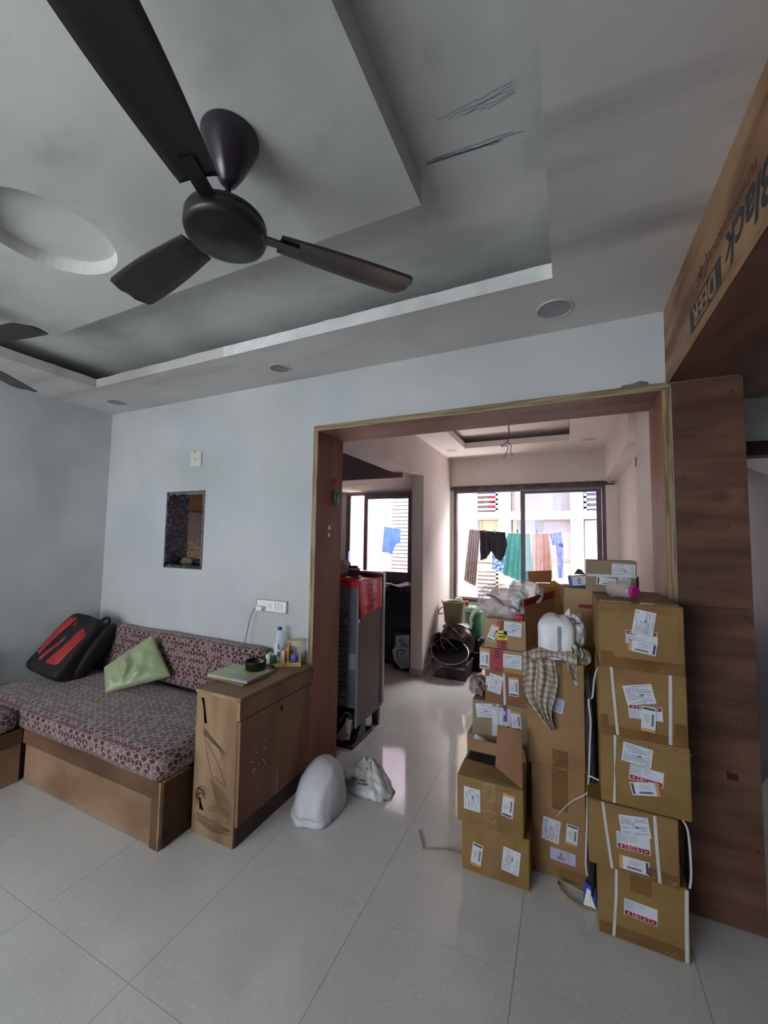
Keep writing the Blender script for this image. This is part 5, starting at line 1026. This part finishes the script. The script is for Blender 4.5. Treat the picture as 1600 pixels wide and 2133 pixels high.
# checked cloth
def check_mat():
    m, nt, bs = new_mat('checked_cloth'); N = nt.nodes; L = nt.links; bs.inputs['Roughness'].default_value = .9
    uv = N.new('ShaderNodeTexCoord'); sx = N.new('ShaderNodeSeparateXYZ'); L.new(uv.outputs['UV'], sx.inputs[0]); col = None
    base = lin((160, 150, 138))
    def line(comp, period, width, c, prev, off=0.0):
        a = N.new('ShaderNodeMath'); a.operation = 'ADD'; a.inputs[1].default_value = off+100*period; L.new(sx.outputs[comp], a.inputs[0])
        mo = N.new('ShaderNodeMath'); mo.operation = 'MODULO'; mo.inputs[1].default_value = period; L.new(a.outputs[0], mo.inputs[0])
        lt = N.new('ShaderNodeMath'); lt.operation = 'LESS_THAN'; lt.inputs[1].default_value = width; L.new(mo.outputs[0], lt.inputs[0])
        mx = N.new('ShaderNodeMix'); mx.data_type = 'RGBA'; L.new(lt.outputs[0], mx.inputs[0]); mx.inputs[7].default_value = (*lin(c), 1)
        if prev: L.new(prev, mx.inputs[6])
        else: mx.inputs[6].default_value = (*base, 1)
        return mx.outputs[2]
    o = line(0, .04, .004, (206, 200, 190), None, .02); o = line(1, .04, .004, (206, 200, 190), o, .02)
    o = line(0, .04, .0028, (52, 46, 56), o); o = line(1, .04, .0028, (52, 46, 56), o); o = line(0, .16, .012, (164, 116, 104), o, .05)
    L.new(o, bs.inputs['Base Color']); return m
chk = check_mat()
def draped(name, fn, nu, nv, su, sv, mt, parent=None, solid=.002):
    b = MB().grid(fn, nu, nv); o = b.build(name, mt, parent, smooth=True, clean=False); me = o.data; uvl = me.uv_layers.new(name='uv')
    for p in me.polygons:
        for li in p.loop_indices: vi = me.loops[li].vertex_index; uvl.data[li].uv = ((vi % (nu+1))/nu*su, (vi//(nu+1))/nv*sv)
    md = o.modifiers.new('solid', 'SOLIDIFY'); md.thickness = solid; return o
cl = thing('checked_cloth', (-.10, 2.1, .974), 'grey-beige checked cloth draped over the middle stack under the white bag', 'cloth')
def hang(u, v):   # hanging front part
    wdt = .13*(1-.75*max(0, (v-.55)/.45)**1.3)*(1+.18*math.sin(v*5)); xc = -.145+.055*v*v+.012*math.sin(v*7)
    x = xc+(u-.5)*wdt; y = 2.082-.012*math.sin(u*12+2*v)-.010*math.sin(u*23+v*5)-.018*math.sin(v*PI)*(1-abs(u-.5)); z = 1.0-.335*v+.02*math.sin(u*5)*(1-v)
    if v < .12: y += (0.12-v)*.3; z = 1.005-.335*v
    return (x, y, z)
draped('hanging_fold', hang, 26, 34, .26, .5, chk, cl)
def top_roll(u, v): 
    a = v*2*PI; r = .026*(1+.25*math.sin(u*9))*(1+.15*nz(u*8, v*4, 1)); x = -.17+.20*u; y = 2.085+.02*math.sin(u*3)+r*math.cos(a); z = .992+.012*math.sin(u*PI)+r*math.sin(a)*.9
    return (x, y, z)
draped('rolled_edge', top_roll, 26, 14, .35, .2, chk, cl)
def side_heap(u, v):
    x = .0+.072*u+.01*nz(u*5, v*5, 2); y = 2.10+.05*u+.02*nz(u*6, v*6, 3); z = 1.07-.20*v-.04*u+.016*nz(u*7, v*7, 9); return (x+.015*math.sin(v*9), y-.03*math.sin(v*PI), z)
draped('side_heap', side_heap, 18, 20, .2, .3, chk, cl)
tag(blob('grey_cloth', (-.485, 2.40, .70), .05, .07, .045, M('mauve_cloth', (168, 150, 148), 0.9, (120, 104, 108), scale=20, bump=.6, bscale=30), 6, .3, 3, n=12), 'crumpled mauve-grey cloth left of the narrow red-brown carton', 'cloth')
# ------------------------------------------------------------------ fridge
fr = thing('fridge', (-1.75, 2.95, 0), 'brown single door fridge seen from behind on a black stand', 'fridge')
frs = M('fridge_side', (88, 70, 66), 0.4, (80, 63, 60), scale=3); frb = M('fridge_back_metal', (112, 120, 132), 0.45, (98, 106, 118), scale=3)
boxo('body', -2.04, -1.452, 2.70, 3.115, .13, 1.205, frs, fr, .006); boxo('back_panel', -2.03, -1.462, 2.694, 2.70, .27, 1.195, frb, fr)
boxo('side_rim', -1.462, -1.450, 2.692, 2.704, .13, 1.205, grey_pl, fr); boxo('compressor_bay', -2.03, -1.475, 2.70, 2.86, .12, .265, dark_m, fr)
def fdoor(u): return 3.125+.055*math.sin(u*PI)
b = MB(); pts = [(-2.05+.605*i/16, fdoor(i/16)) for i in range(17)]; b.slab([(x, y, .14) for x, y in pts]+[(-1.445, 3.12, .14), (-2.05, 3.12, .14)], (0, 0, 1), 1.10); b.build('door', frs, fr)
b = MB(); b.slab([(x, y+.004, 1.24) for x, y in pts]+[(-1.443, 3.09, 1.24), (-2.05, 3.09, 1.24)], (0, 0, 1), .018); b.build('top_trim', M('silver_trim', (190, 190, 196), 0.3, metal=.6), fr)
boxo('door_edge', -1.449, -1.438, 3.12, 3.16, .16, 1.25, M('silver_edge', (150, 148, 152), 0.35, metal=.5), fr, .003); boxo('gasket', -1.4515, -1.448, 3.112, 3.124, .15, 1.22, grey_pl, fr)
b = MB(); P = []
zc = [.96-.075*i for i in range(9)]
for i, z in enumerate(zc):
    P += [(-1.95, 2.682, z+.018), (-1.56, 2.682, z+.018)]+[(-1.56+.022*math.sin(a), 2.682, z+.018*math.cos(a)) for a in [PI*k/6 for k in range(1, 6)]]+[(-1.56, 2.682, z-.018), (-1.95, 2.682, z-.018)]
for i in range(9): b.tube(P[i*9:(i+1)*9], .0035, 6)
b.build('coil', cable_m, fr, smooth=True)
for z in (.905, .375): MB().lathe([(0, 0), (.022, 0), (.022, .01), (.0, .01)], (-1.545, 2.678, z), 12, T=Matrix.Rotation(PI/2, 3, 'X')).build('coil_bracket', M('bracket_metal', (170, 160, 130), 0.4, metal=.6), fr)
boxo('energy_sticker', -1.525, -1.468, 2.6925, 2.694, .55, .665, M('grey_sticker', (160, 168, 176), 0.5), fr); boxo('side_clip', -1.4515, -1.447, 2.705, 2.718, .90, .925, white_pl, fr)
MB().lathe([(.0, .03), (.07, .035), (.085, .08), (.08, .15), (.05, .19), (0, .20)], (-1.62, 2.76, 0.02), 20).build('compressor', black_m, fr, smooth=True)
MB().tube(smoothpath([(-1.64, 2.70, .06), (-1.58, 2.685, .17), (-1.53, 2.68, .235), (-1.49, 2.68, .22), (-1.48, 2.685, .13), (-1.52, 2.675, .07)]), .006, 8).build('hose', M('grey_hose', (110, 116, 120), 0.4), fr, smooth=True)
MB().tube(smoothpath([(-1.62, 2.68, .05), (-1.56, 2.668, .035), (-1.52, 2.665, .05), (-1.50, 2.67, .075)]), .005, 8).build('cord', M('pale_cord', (170, 170, 172), 0.4), fr, smooth=True)
b = MB(); b.slab([(-1.62, 2.675, .03), (-1.50, 2.675, .045), (-1.475, 2.675, .19), (-1.52, 2.675, .20), (-1.56, 2.675, .12)], (0, 1, 0), .02); b.build('white_rag', M('cream_rag', (206, 184, 168), 0.8, bump=.5, bscale=25), fr)
MB().slab([(-1.505, 2.668, .19), (-1.478, 2.668, .2), (-1.475, 2.668, .235), (-1.50, 2.668, .23)], (0, 1, 0), .02).build('connector', M('green_connector', (52, 70, 44), 0.6), fr)
sd = MB(); frame(sd, -2.05, -1.448, 0, .035, 2.64, 3.15, .05); boxo('stand', -2.05, -1.448, 2.64, 2.98, 0.0, .028, black_m, fr, .004)
MB().slab([(-1.455, 2.70, .028), (-1.455, 2.86, .028), (-1.455, 2.86, .13), (-1.455, 2.78, .13)], (-1, 0, 0), .03).build('stand_side', black_m, fr)
for x in (-1.452, -2.02): MB().slab([(x, 3.06, .13), (x, 3.115, .13), (x, 3.105, 0), (x, 3.075, 0)], (-1, 0, 0), .055).build('leg', M('fridge_leg', (60, 44, 42), 0.5), fr, .003)
rb = thing('red_bag', (-1.5, 2.8, 1.0), 'red plastic bag with black writing draped over the fridge corner', 'bag')
redbag = M('red_bag_film', (216, 34, 46), 0.4, (196, 24, 38), scale=9, bump=.35, bscale=18)
def side_cloth(u, v): return (-1.4445+.003*math.sin(u*14)+.002*math.sin(v*9+u*5), 2.665+.43*u+.05*(1-u)*v*1.3, 1.214-(.285-.035*u)*v-.0)
MB().grid(side_cloth, 20, 16).build('side_sheet', redbag, rb, smooth=True, solid=.001)
MB().grid(lambda u, v: (-1.80+.362*u, 2.685-.002*math.sin(u*20), 1.213-v*(.045+.02*math.sin(u*9+1)-.018*u+.035*(1-u))), 18, 4).build('rear_sheet', redbag, rb, smooth=True, solid=.001)
MB().grid(lambda u, v: (-1.80+.358*u, 2.684+.405*v, 1.214+.004*math.sin(u*12+v*9)), 12, 12).build('top_sheet', redbag, rb, smooth=True, solid=.001)
b = MB(); RR = random.Random(8)
def glyph(y, z, s):
    X_ = -1.4395
    b.box(X_, X_+.0006, y, y+s*.8, z+s*.42, z+s*.5)           # head line
    b.box(X_, X_+.0006, y+s*.5, y+s*.6, z-s*.5, z+s*.45)
    if RR.random() < .7: b.box(X_, X_+.0006, y+s*.1, y+s*.2, z-s*.2, z+s*.42); b.box(X_, X_+.0006, y+s*.1, y+s*.55, z-s*.25, z-s*.15)
    if RR.random() < .5: b.box(X_, X_+.0006, y+s*.2, y+s*.4, z+s*.55, z+s*.75)
for row, (zz, s, n0, n1) in enumerate(((1.165, .018, 0, 9), (1.125, .018, 1, 8), (1.085, .028, 1, 7), (1.045, .028, 2, 6), (1.005, .010, 2, 14), (.985, .010, 3, 14))):
    for k in range(n0, n1): 
        if RR.random() < .85: glyph(2.80+.0+k*s*1.15+(.0 if row < 4 else -.02), zz-.0, s)
b.build('writing', inkd_m, rb)
tub = thing('tub', (-1.66, 2.95, 1.216), 'small purple plastic tub with white rim on the fridge', 'tub')
MB().lathe([(0, 1.219), (.038, 1.219), (.046, 1.28), (.048, 1.28)], (-1.63, 2.95, 0), 20, cap=False).build('tub', M('purple_tub', (112, 84, 160), 0.4, (150, 120, 190), scale=20), tub, smooth=True)
MB().lathe([(.046, 1.278), (.053, 1.28), (.053, 1.288), (.046, 1.29)], (-1.63, 2.95, 0), 20, cap=False).build('rim', white_pl, tub)
blob('contents', (-1.64, 2.95, 1.295), .035, .03, .016, M('brown_contents', (90, 66, 66), 0.8), 1, .4, 4, n=8, parent=tub)
tag(blob('bundle', (-1.74, 2.92, 1.285), .075, .07, .068, M('pale_bundle', (176, 164, 160), 0.7, bump=.4, bscale=14), 5, .15, n=12), 'pale tied bundle at the left on the fridge', 'bundle')
tag(MB().lathe([(0, 1.233), (.014, 1.233), (.018, 1.24), (.014, 1.248), (0, 1.25)], (-1.555, 2.90, -.012), 14).build('stopper', white_pl, smooth=True), 'small white round stopper on the fridge top', 'stopper')
# ------------------------------------------------------------------ kitchen
kt = thing('kitchen_counter', (-2.7, 4.8, 0), 'dark kitchen counter with black front below the kitchen window', 'counter')
kb = M('black_laminate', (34, 30, 44), 0.35, (28, 25, 38), scale=4)
boxo('cabinet_front', -3.20, -1.66, 4.545, 5.04, .10, .90, kb, kt, .002); boxo('toe_kick', -3.20, -1.66, 4.60, 5.05, 0, .10, kick_m, kt); boxo('worktop', -3.195, -1.645, 4.525, 5.045, .90, .935, granite_m, kt, .004)
boxo('drawer_groove', -2.0, -1.75, 4.5435, 4.5455, .672, .676, dark_m, kt); boxo('door_gap', -2.2, -2.197, 4.5435, 4.5455, .11, .89, dark_m, kt)
def papers(u, v): return (-2.12+.46*u, 4.56+.25*v, .955+.02*math.sin(u*9+v*3)+.012*nz(u*6, v*6, 1)+.02*math.sin(u*PI))
tag(MB().grid(papers, 18, 8).build('plastic_sheet', M('mauve_plastic', (150, 116, 116), 0.4, (190, 160, 150), scale=12, bump=.4, bscale=20), smooth=True, solid=.014), 'crumpled mauve plastic sheet on the kitchen counter', 'sheet')
tag(blob('yellow_packet', (-1.71, 4.62, .985), .03, .04, .035, M('yellow_packet', (222, 204, 90), 0.4), 3, .3, n=8), 'small yellow packet at the end of the kitchen counter', 'packet')
boxo('x', 0, .001, 0, .001, -5, -4.99, dark_m).name = 'ground_peg'; bpy.data.objects.remove(bpy.data.objects['ground_peg'])
dk = thing('detergent_sack', (-1.80, 4.47, 0), 'dark blue detergent sack with printed white panel against the kitchen counter', 'sack')
blob('sack', (-1.80, 4.47, .215), .125, .055, .215, M('navy_film', (30, 26, 96), 0.3, (20, 18, 70), scale=6, bump=.3, bscale=15), 2, .08, e=.45, n=14, parent=dk)
b = MB(); b.slab([(-1.86, 4.402, .405), (-1.69, 4.402, .43), (-1.685, 4.402, .06), (-1.79, 4.402, .03), (-1.88, 4.402, .12), (-1.905, 4.402, .23), (-1.862, 4.402, .29)], (0, -1, 0), .003); b.build('white_panel', M('panel_white', (196, 196, 206), 0.4), dk)
b = MB(); b.slab([(-1.80, 4.398, .37), (-1.76, 4.398, .39), (-1.74, 4.398, .34), (-1.70, 4.398, .30), (-1.73, 4.398, .27), (-1.77, 4.398, .29), (-1.80, 4.398, .27), (-1.79, 4.398, .32), (-1.83, 4.398, .35)], (0, -1, 0), .001); b.build('blue_print', M('sky_blue_print', (96, 140, 190), 0.5), dk)
b = MB(); RR = random.Random(2)
for x, z in ((-1.835, .225), (-1.80, .235), (-1.765, .23), (-1.845, .19), (-1.79, .195)): b.box(x, x+.022, 4.397, 4.3985, z, z+.022)
for k in range(9): b.box(-1.86+.004*k, -1.70-RR.random()*.03, 4.397, 4.3985, .175-k*.013, .178-k*.013)
b.build('print', inkd_m, dk)
# seen through the pass-through hole: wall cupboard, backsplash, tiles and things on the kitchen side counter
kcu = thing('wall_cupboard', (-3.6, 3.2, 1.9), 'brown kitchen cupboard seen through the pass-through hole', 'cupboard')
boxo('body', -3.775, -3.45, 2.75, 3.9, 1.80, 2.45, M('cupboard_brown', (168, 122, 88), 0.5, (150, 104, 72), scale=4), kcu)
struct(boxo('trim_9', -3.779, -3.772, 2.4, 4.5, 1.51, 1.80, M('grey_backsplash', (190, 192, 202), 0.5)), 'plain grey backsplash panel in the kitchen')
tl = struct(boxo('trim_10', -3.779, -3.774, 2.4, 4.5, .93, 1.51, M('tile_bed', (150, 120, 104), 0.8)), 'patterned kitchen wall tiles'); pt = M('kitchen_tile', (242, 222, 208), 0.25, (196, 168, 162), scale=16, dirt=[((250, 240, 220), 9, (1, 1, 1), 0.55, 0.6, 0.8)]); pt2 = M('kitchen_tile_plain', (242, 222, 210), 0.25)
for i in range(8):
    boxo('tile', -3.774, -3.769, 2.46+i*.2, 2.656+i*.2, 1.382, 1.506, pt, tl, .001); boxo('tile', -3.774, -3.769, 2.46+i*.2, 2.656+i*.2, 1.10, 1.378, pt2, tl, .001)
ks = thing('side_counter', (-3.5, 3.3, 0), 'kitchen side counter below the pass-through hole', 'counter')
boxo('body', -3.77, -3.22, 2.4, 4.5, 0, .90, kb, ks); boxo('worktop', -3.77, -3.2, 2.39, 4.52, .90, .94, granite_m, ks)
so = thing('kitchen_socket', (-3.765, 3.08, 1.31), 'small white socket on the kitchen wall tiles', 'socket'); boxo('plate', -3.769, -3.76, 3.04, 3.12, 1.31, 1.37, white_pl, so, .002); boxo('holes', -3.7605, -3.759, 3.07, 3.09, 1.335, 1.35, dark_m, so)
tag(blob('green_bundle', (-2.86, 2.335, 1.332), .07, .035, .026, M('olive_bundle', (116, 118, 74), 0.7, (84, 84, 56), scale=20), 1, .3, 3, n=10), 'olive green bundle lying in the pass-through hole', 'bundle')
tag(blob('dark_pouch', (-2.73, 2.325, 1.328), .05, .035, .022, black_m, 4, .3, 3, n=8), 'small dark pouch in the pass-through hole', 'pouch')
tag(blob('grey_stone', (-2.62, 2.31, 1.345), .038, .035, .038, M('mortar_grey', (120, 116, 126), 0.7), 6, .15, 3, n=8), 'round grey lump at the right of the pass-through hole', 'stone')
# ------------------------------------------------------------------ bucket, drum, basket of pots
dr_ = thing('water_drum', (-1.28, 4.98, 0), 'dark green lidded plastic drum by the dining wall', 'drum')
drm = M('dark_green_plastic', (34, 52, 62), 0.35, (28, 44, 54), scale=5)
MB().lathe([(0, 0), (.145, 0), (.155, .05), (.172, .44), (.172, .45), (0, .45)], (-1.275, 4.99, 0), 32).build('drum', drm, dr_, smooth=True)
MB().lathe([(.182, .445), (.184, .462), (.165, .475), (.13, .50), (0, .506)], (-1.275, 4.99, 0), 32).build('lid', M('grey_green_lid', (84, 96, 96), 0.4), dr_, smooth=True)
for x in (-.03, .03): MB().tube(smoothpath([(-1.275+x-.012, 4.82, .40), (-1.275+x-.012, 4.812, .37), (-1.275+x, 4.812, .36), (-1.275+x+.012, 4.812, .37), (-1.275+x+.012, 4.82, .40)], 3), .003, 5).build('handle_mark', M('pale_green', (90, 110, 110), 0.4), dr_)
bk_ = thing('bucket', (-1.31, 4.93, .507), 'olive brown bucket standing on the dark green drum', 'bucket')
bm_ = M('olive_plastic', (118, 108, 76), 0.4, (104, 94, 64), scale=5)
MB().lathe([(0, .004), (.098, 0), (.105, .01), (.125, .20), (.130, .235), (.148, .262), (.150, .270), (.142, .270), (.126, .245), (.118, .20), (.10, .012), (0, .012)], (-1.315, 4.93, .508), 36).build('pail', bm_, bk_, smooth=True)
MB().tube(smoothpath([(-1.44, 4.89, .70), (-1.475, 4.86, .66), (-1.475, 4.85, .625), (-1.445, 4.86, .62), (-1.43, 4.87, .635)]), .007, 8).build('handle', M('olive_dark', (70, 64, 48), 0.4), bk_, smooth=True)
gb = thing('green_basin', (-1.13, 5.25, 0), 'green bucket with clear bag and red brush behind the drum', 'bucket')
MB().lathe([(0, 0), (.09, 0), (.10, .30), (.105, .62), (0.085, .62)], (-1.13, 5.25, 0), 24).build('pail', M('green_plastic', (36, 106, 62), 0.4), gb, smooth=True)
blob('clear_bag', (-1.12, 5.23, .64), .11, .09, .05, film_mat('greenish_film', (150, 196, 160), 0.55, .25, .8), 3, .3, 3, n=12, parent=gb)
blob('red_brush', (-1.205, 5.2, .72), .02, .02, .035, M('red_brush', (206, 44, 70), 0.5), 1, .2, n=6, parent=gb)
blob('dark_bag', (-1.03, 5.2, .16), .07, .08, .16, M('black_bag', (24, 20, 26), 0.5), 7, .2, n=8, parent=gb)
bs = thing('basket', (-1.225, 4.56, 0), 'dark maroon plastic basket with slotted sides', 'basket')
bsm = M('maroon_plastic', (64, 40, 48), 0.4, (52, 32, 40), scale=6); x0, x1, y0, y1 = -1.40, -1.045, 4.42, 4.72
def bk_pt(x, y, z): k = 1+.12*z/.17; return (-1.2225+(x+1.2225)*k, 4.57+(y-4.57)*k, z)
def bar(b, p, q, t=.006): b.tube([bk_pt(*p), bk_pt(*q)], t, 6)
b = MB(); b.quadv([bk_pt(x0, y0, .004), bk_pt(x1, y0, .004), bk_pt(x1, y1, .004), bk_pt(x0, y1, .004)]); b.build('bottom', bsm, bs, solid=.006)
for z, t in ((.006, .008), (.15, .006), (.17, .010)):
    for p, q in (((x0, y0, z), (x1, y0, z)), ((x1, y0, z), (x1, y1, z)), ((x1, y1, z), (x0, y1, z)), ((x0, y1, z), (x0, y0, z))): b = MB(); bar(b, p, q, t); b.build('rim_bar', bsm, bs)
for i in range(15): x = x0+(x1-x0)*(i+.5)/15; b = MB(); bar(b, (x, y0, .005), (x, y0, .15), .0055); b.build('slat', bsm, bs)
for i in range(10): y = y0+(y1-y0)*(i+.5)/10; b = MB(); bar(b, (x1, y, .005), (x1, y, .15), .0055); b.build('slat', bsm, bs)
bronze = M('bronze_pot', (122, 100, 96), 0.22, (104, 84, 80), scale=3, metal=.85); silver = M('steel_pot', (140, 136, 138), 0.2, metal=.9); darkpan = M('dark_pan', (14, 9, 9), 0.8, spec=0.05)
def pot(name, lbl, T, prof, mt, n=36, rim=None):
    t_ = thing(name, T.translation, lbl, 'pan', 'pots heaped in the basket'); lathe_T(prof, T, n).build('bowl', mt, t_, smooth=True); return t_
def TT(loc, rx, ry=0, rz=0): return Matrix.Translation(loc) @ Matrix.Rotation(math.radians(rz), 4, 'Z') @ Matrix.Rotation(math.radians(ry), 4, 'Y') @ Matrix.Rotation(math.radians(rx), 4, 'X')
T1 = TT((-1.235, 4.475, .235), 72, 0, 0); T1 = Matrix.Translation((-1.245, 4.53, .255)) @ Matrix.Rotation(math.radians(8), 4, 'Y') @ Matrix.Rotation(math.radians(24), 4, 'X')
p1 = pot('frying_pan', 'wide dark frying pan standing tilted at the front of the basket', T1, [(0, -.012), (.17, -.010), (.212, .012), (.216, .02), (.206, .02), (.165, -.004), (0, -.006)], darkpan)
lathe_T([(.208, .014), (.219, .017), (.219, .023), (.208, .023)], T1, 40).build('rim', silver, p1, smooth=True)
T2 = Matrix.Translation((-1.20, 4.68, .36)) @ Matrix.Rotation(math.radians(38), 4, 'Y') @ Matrix.Rotation(math.radians(52), 4, 'X')
p2 = pot('cooking_pot', 'large shiny bronze wok lying on its side in the basket', T2, [(0, -.085), (.09, -.08), (.16, -.045), (.195, .0), (.20, .02), (.19, .02), (.15, -.035), (0, -.072)], bronze)
for s in (-.25, .25): MB().tube(smoothpath([T2 @ Vector((-.15, s*.35-.03, .028)), T2 @ Vector((-.10, s*.3-.02, .045)), T2 @ Vector((.06, s*.3-.02, .045)), T2 @ Vector((.10, s*.3-.02, .028))]), .010, 8).build('handle', black_m, p2, smooth=True)
T3 = Matrix.Translation((-1.39, 4.66, .33)) @ Matrix.Rotation(math.radians(-30), 4, 'Y') @ Matrix.Rotation(math.radians(60), 4, 'X')
p3 = pot('cooking_pot', 'round bronze pot behind the wok, nearest the wall', T3, [(0, -.05), (.07, -.05), (.085, -.02), (.088, .07), (.092, .075), (.08, .07), (.076, -.02), (0, -.04)], bronze)
T4 = Matrix.Translation((-1.31, 4.80, .40)) @ Matrix.Rotation(math.radians(10), 4, 'Y') @ Matrix.Rotation(math.radians(70), 4, 'X')
p4 = pot('cooking_pot', 'ribbed bronze pot topmost in the basket heap', T4, [(0, -.06), (.08, -.06), (.09, -.04), (.086, -.02), (.092, 0), (.088, .02), (.094, .05), (.084, .05), (.08, -.04), (0, -.05)], bronze)
T5 = Matrix.Translation((-1.415, 4.56, .245)) @ Matrix.Rotation(math.radians(-40), 4, 'Y') @ Matrix.Rotation(math.radians(70), 4, 'X')
p5 = pot('cooking_pot', 'small dented steel pot at the left of the basket', T5, [(0, -.035), (.05, -.035), (.06, -.02), (.063, .05), (.067, .053), (.056, .05), (.054, -.02), (0, -.028)], bronze)
for dy in (0, .02): MB().tube([(-1.36, 4.62+dy, .31), (-1.32, 4.66+dy, .43)], .016, 8).build('handle', black_m, p3, smooth=True)
sp = thing('saucepan', (-.99, 4.80, 0), 'small dark saucepan on the floor right of the basket', 'pan')
MB().lathe([(0, .006), (.07, 0), (.082, .03), (.09, .22), (.096, .225), (.084, .22), (.076, .03), (0, .012)], (-1.02, 4.86, 0), 28).build('bowl', darkpan, sp, smooth=True)
MB().tube([(-1.09, 4.75, .22), (-1.06, 4.74, .24), (-1.03, 4.74, .26)], .012, 8).build('handle', bronze, sp, smooth=True); MB().lathe([(.09, .218), (.098, .222), (.098, .232), (.09, .232)], (-1.02, 4.86, 0), 28, cap=False).build('rim', bronze, sp)
tag(blob('plastic_wrap', (-1.38, 5.46, .72), .05, .02, .03, film_mat('wrap_film', (230, 230, 236), .8, .3, .6), 2, .3, n=8), 'crumpled white wrap on the large window sill', 'wrapper')
# ------------------------------------------------------------------ washing outside the windows
YL = 6.0
ln = thing('clothesline', (-.6, YL, 1.68), 'thin clothesline outside the large window', 'line')
MB().tube(smoothpath([(-1.6, YL, 1.72), (-1.35, YL, 1.705), (-.8, YL, 1.66), (-.25, YL, 1.645), (.2, YL, 1.67), (.6, YL, 1.70)]), .003, 6).build('rope', M('rope', (206, 206, 214), 0.7), ln)
def garment(name, lbl, top, bot, mt, nf=4, amp=.018, y=YL, cut=None, group='washing on the line'):
    """top/bot = lists of (x,z) from left to right; cloth hangs in folds between them"""
    def interp(P, u): 
        k = u*(len(P)-1); i = min(int(k), len(P)-2); f = k-i; return P[i][0]*(1-f)+P[i+1][0]*f, P[i][1]*(1-f)+P[i+1][1]*f
    sd_ = len(lbl)
    def fn(u, v):
        a = interp(top, u); c = interp(bot, u); x = a[0]*(1-v)+c[0]*v; z = a[1]*(1-v)+c[1]*v
        return (x+.006*nz(u*5, v*4, sd_), y+amp*(.3+.7*v)*math.sin(u*nf*2*PI+1.5*v+sd_)+.004*nz(u*9, v*6, sd_+2), z)
    o = MB().grid(fn, max(20, nf*8), 16).build(name, mt, None, smooth=True); tag(o, lbl, 'clothing', group); return o
def translucent(m, amt=0.5):
    nt = m.node_tree; b = nt.nodes['Principled BSDF']; o = nt.nodes['Material Output']; t = nt.nodes.new('ShaderNodeBsdfTranslucent'); mx = nt.nodes.new('ShaderNodeMixShader'); mx.inputs[0].default_value = amt
    src = b.inputs['Base Color'].links[0].from_socket; nt.links.new(src, t.inputs[0]); nt.links.new(b.outputs[0], mx.inputs[1]); nt.links.new(t.outputs[0], mx.inputs[2]); nt.links.new(mx.outputs[0], o.inputs[0]); return m
cg = M('grey_brown_cloth', (120, 108, 112), 0.9, (104, 92, 98), scale=10); ck = M('black_cloth', (20, 18, 30), 0.9); ct = M('teal_cloth', (62, 118, 116), 0.9, (52, 106, 104), scale=8); cp_ = M('peach_cloth', (166, 134, 118), 0.9, (154, 122, 108), scale=8); cw = M('striped_white_cloth', (150, 160, 190), 0.8, (90, 106, 160), scale=40, stretch=(6, 1, .2), mixlo=.48, mixhi=.52)
garment('trousers', 'grey-brown trousers, leftmost on the line', [(-1.352, 1.70), (-1.19, 1.685)], [(-1.43, .93), (-1.33, .88), (-1.25, .85)], cg, 5, .03)
garment('shirt', 'black shirt hanging right of the grey trousers', [(-1.20, 1.69), (-1.06, 1.675)], [(-1.19, 1.24), (-1.10, 1.27), (-1.02, 1.40)], ck, 2)
garment('shirt', 'black top hanging next to the checked blue cloth', [(-1.06, 1.675), (-.83, 1.665)], [(-1.04, 1.40), (-.96, 1.27), (-.89, 1.24), (-.84, 1.33), (-.80, 1.48)], ck, 2)
bc = M('blue_check', (48, 84, 140), 0.9, (140, 158, 186), scale=22, stretch=(1, .01, 1), mixlo=.47, mixhi=.53)
garment('cloth', 'blue checked cloth behind the teal towel', [(-1.02, 1.62), (-.80, 1.60)], [(-1.03, 1.12), (-.85, 1.05)], bc, 2, y=YL+.08)
garment('towel', 'teal towel in folds in the middle of the line', [(-.80, 1.65), (-.49, 1.64)], [(-.87, 1.05), (-.72, 1.00), (-.62, .95), (-.46, .98)], ct, 5, .022)
garment('towel', 'peach towel to the right of the teal one', [(-.47, 1.642), (-.24, 1.645)], [(-.48, 1.05), (-.2, 1.03)], cp_, 5, .022)
garment('trousers', 'white striped trousers bunched at the right of the line', [(-.235, 1.65), (-.085, 1.665)], [(-.20, 1.48), (-.13, 1.50), (-.06, 1.45)], cw, 2, .01); garment('trouser_leg', 'twisted striped leg hanging below the striped trousers', [(-.16, 1.50), (-.06, 1.52)], [(-.13, 1.04), (-.07, 1.04)], cw, 2, .012)
garment('towel', 'pale blue cloth alone outside the kitchen window', [(-2.77, 1.745), (-2.47, 1.70)], [(-2.80, 1.32), (-2.68, 1.31), (-2.62, 1.27), (-2.56, 1.45), (-2.47, 1.48)], M('pale_blue_cloth', (66, 98, 168), 0.9, (80, 112, 180), scale=8), 3, .015, group='washing outside the kitchen')
for n_ in ('grey_brown_cloth', 'teal_cloth', 'peach_cloth', 'striped_white_cloth', 'blue_check', 'pale_blue_cloth'): translucent(MATS[n_], .55)
l2_ = thing('clothesline', (-2.9, YL, 1.78), 'thin clothesline outside the kitchen window', 'line'); MB().tube([(-3.1, YL, 1.80), (-2.77, YL, 1.745), (-2.47, YL, 1.70), (-1.9, YL, 1.66)], .003, 6).build('rope', MATS['rope'], l2_)
pgr = random.Random(1)
for x, c, lb in ((-1.30, (200, 70, 120), 'pink clothes peg above the grey trousers'), (-1.12, (190, 60, 110), 'crimson clothes peg above the black shirt'), (-.98, (90, 170, 220), 'light blue clothes peg above the black top'), (-.66, (70, 60, 60), 'dark clothes peg above the teal towel'), (-.40, (200, 80, 120), 'pink clothes peg above the peach towel')):
    tag(boxo('clothes_peg', x-.008, x+.008, YL-.012, YL+.012, 1.655, 1.70, M('peg_%d_%d' % (c[0], c[1]), c, .5)), lb, 'peg', 'clothes pegs')
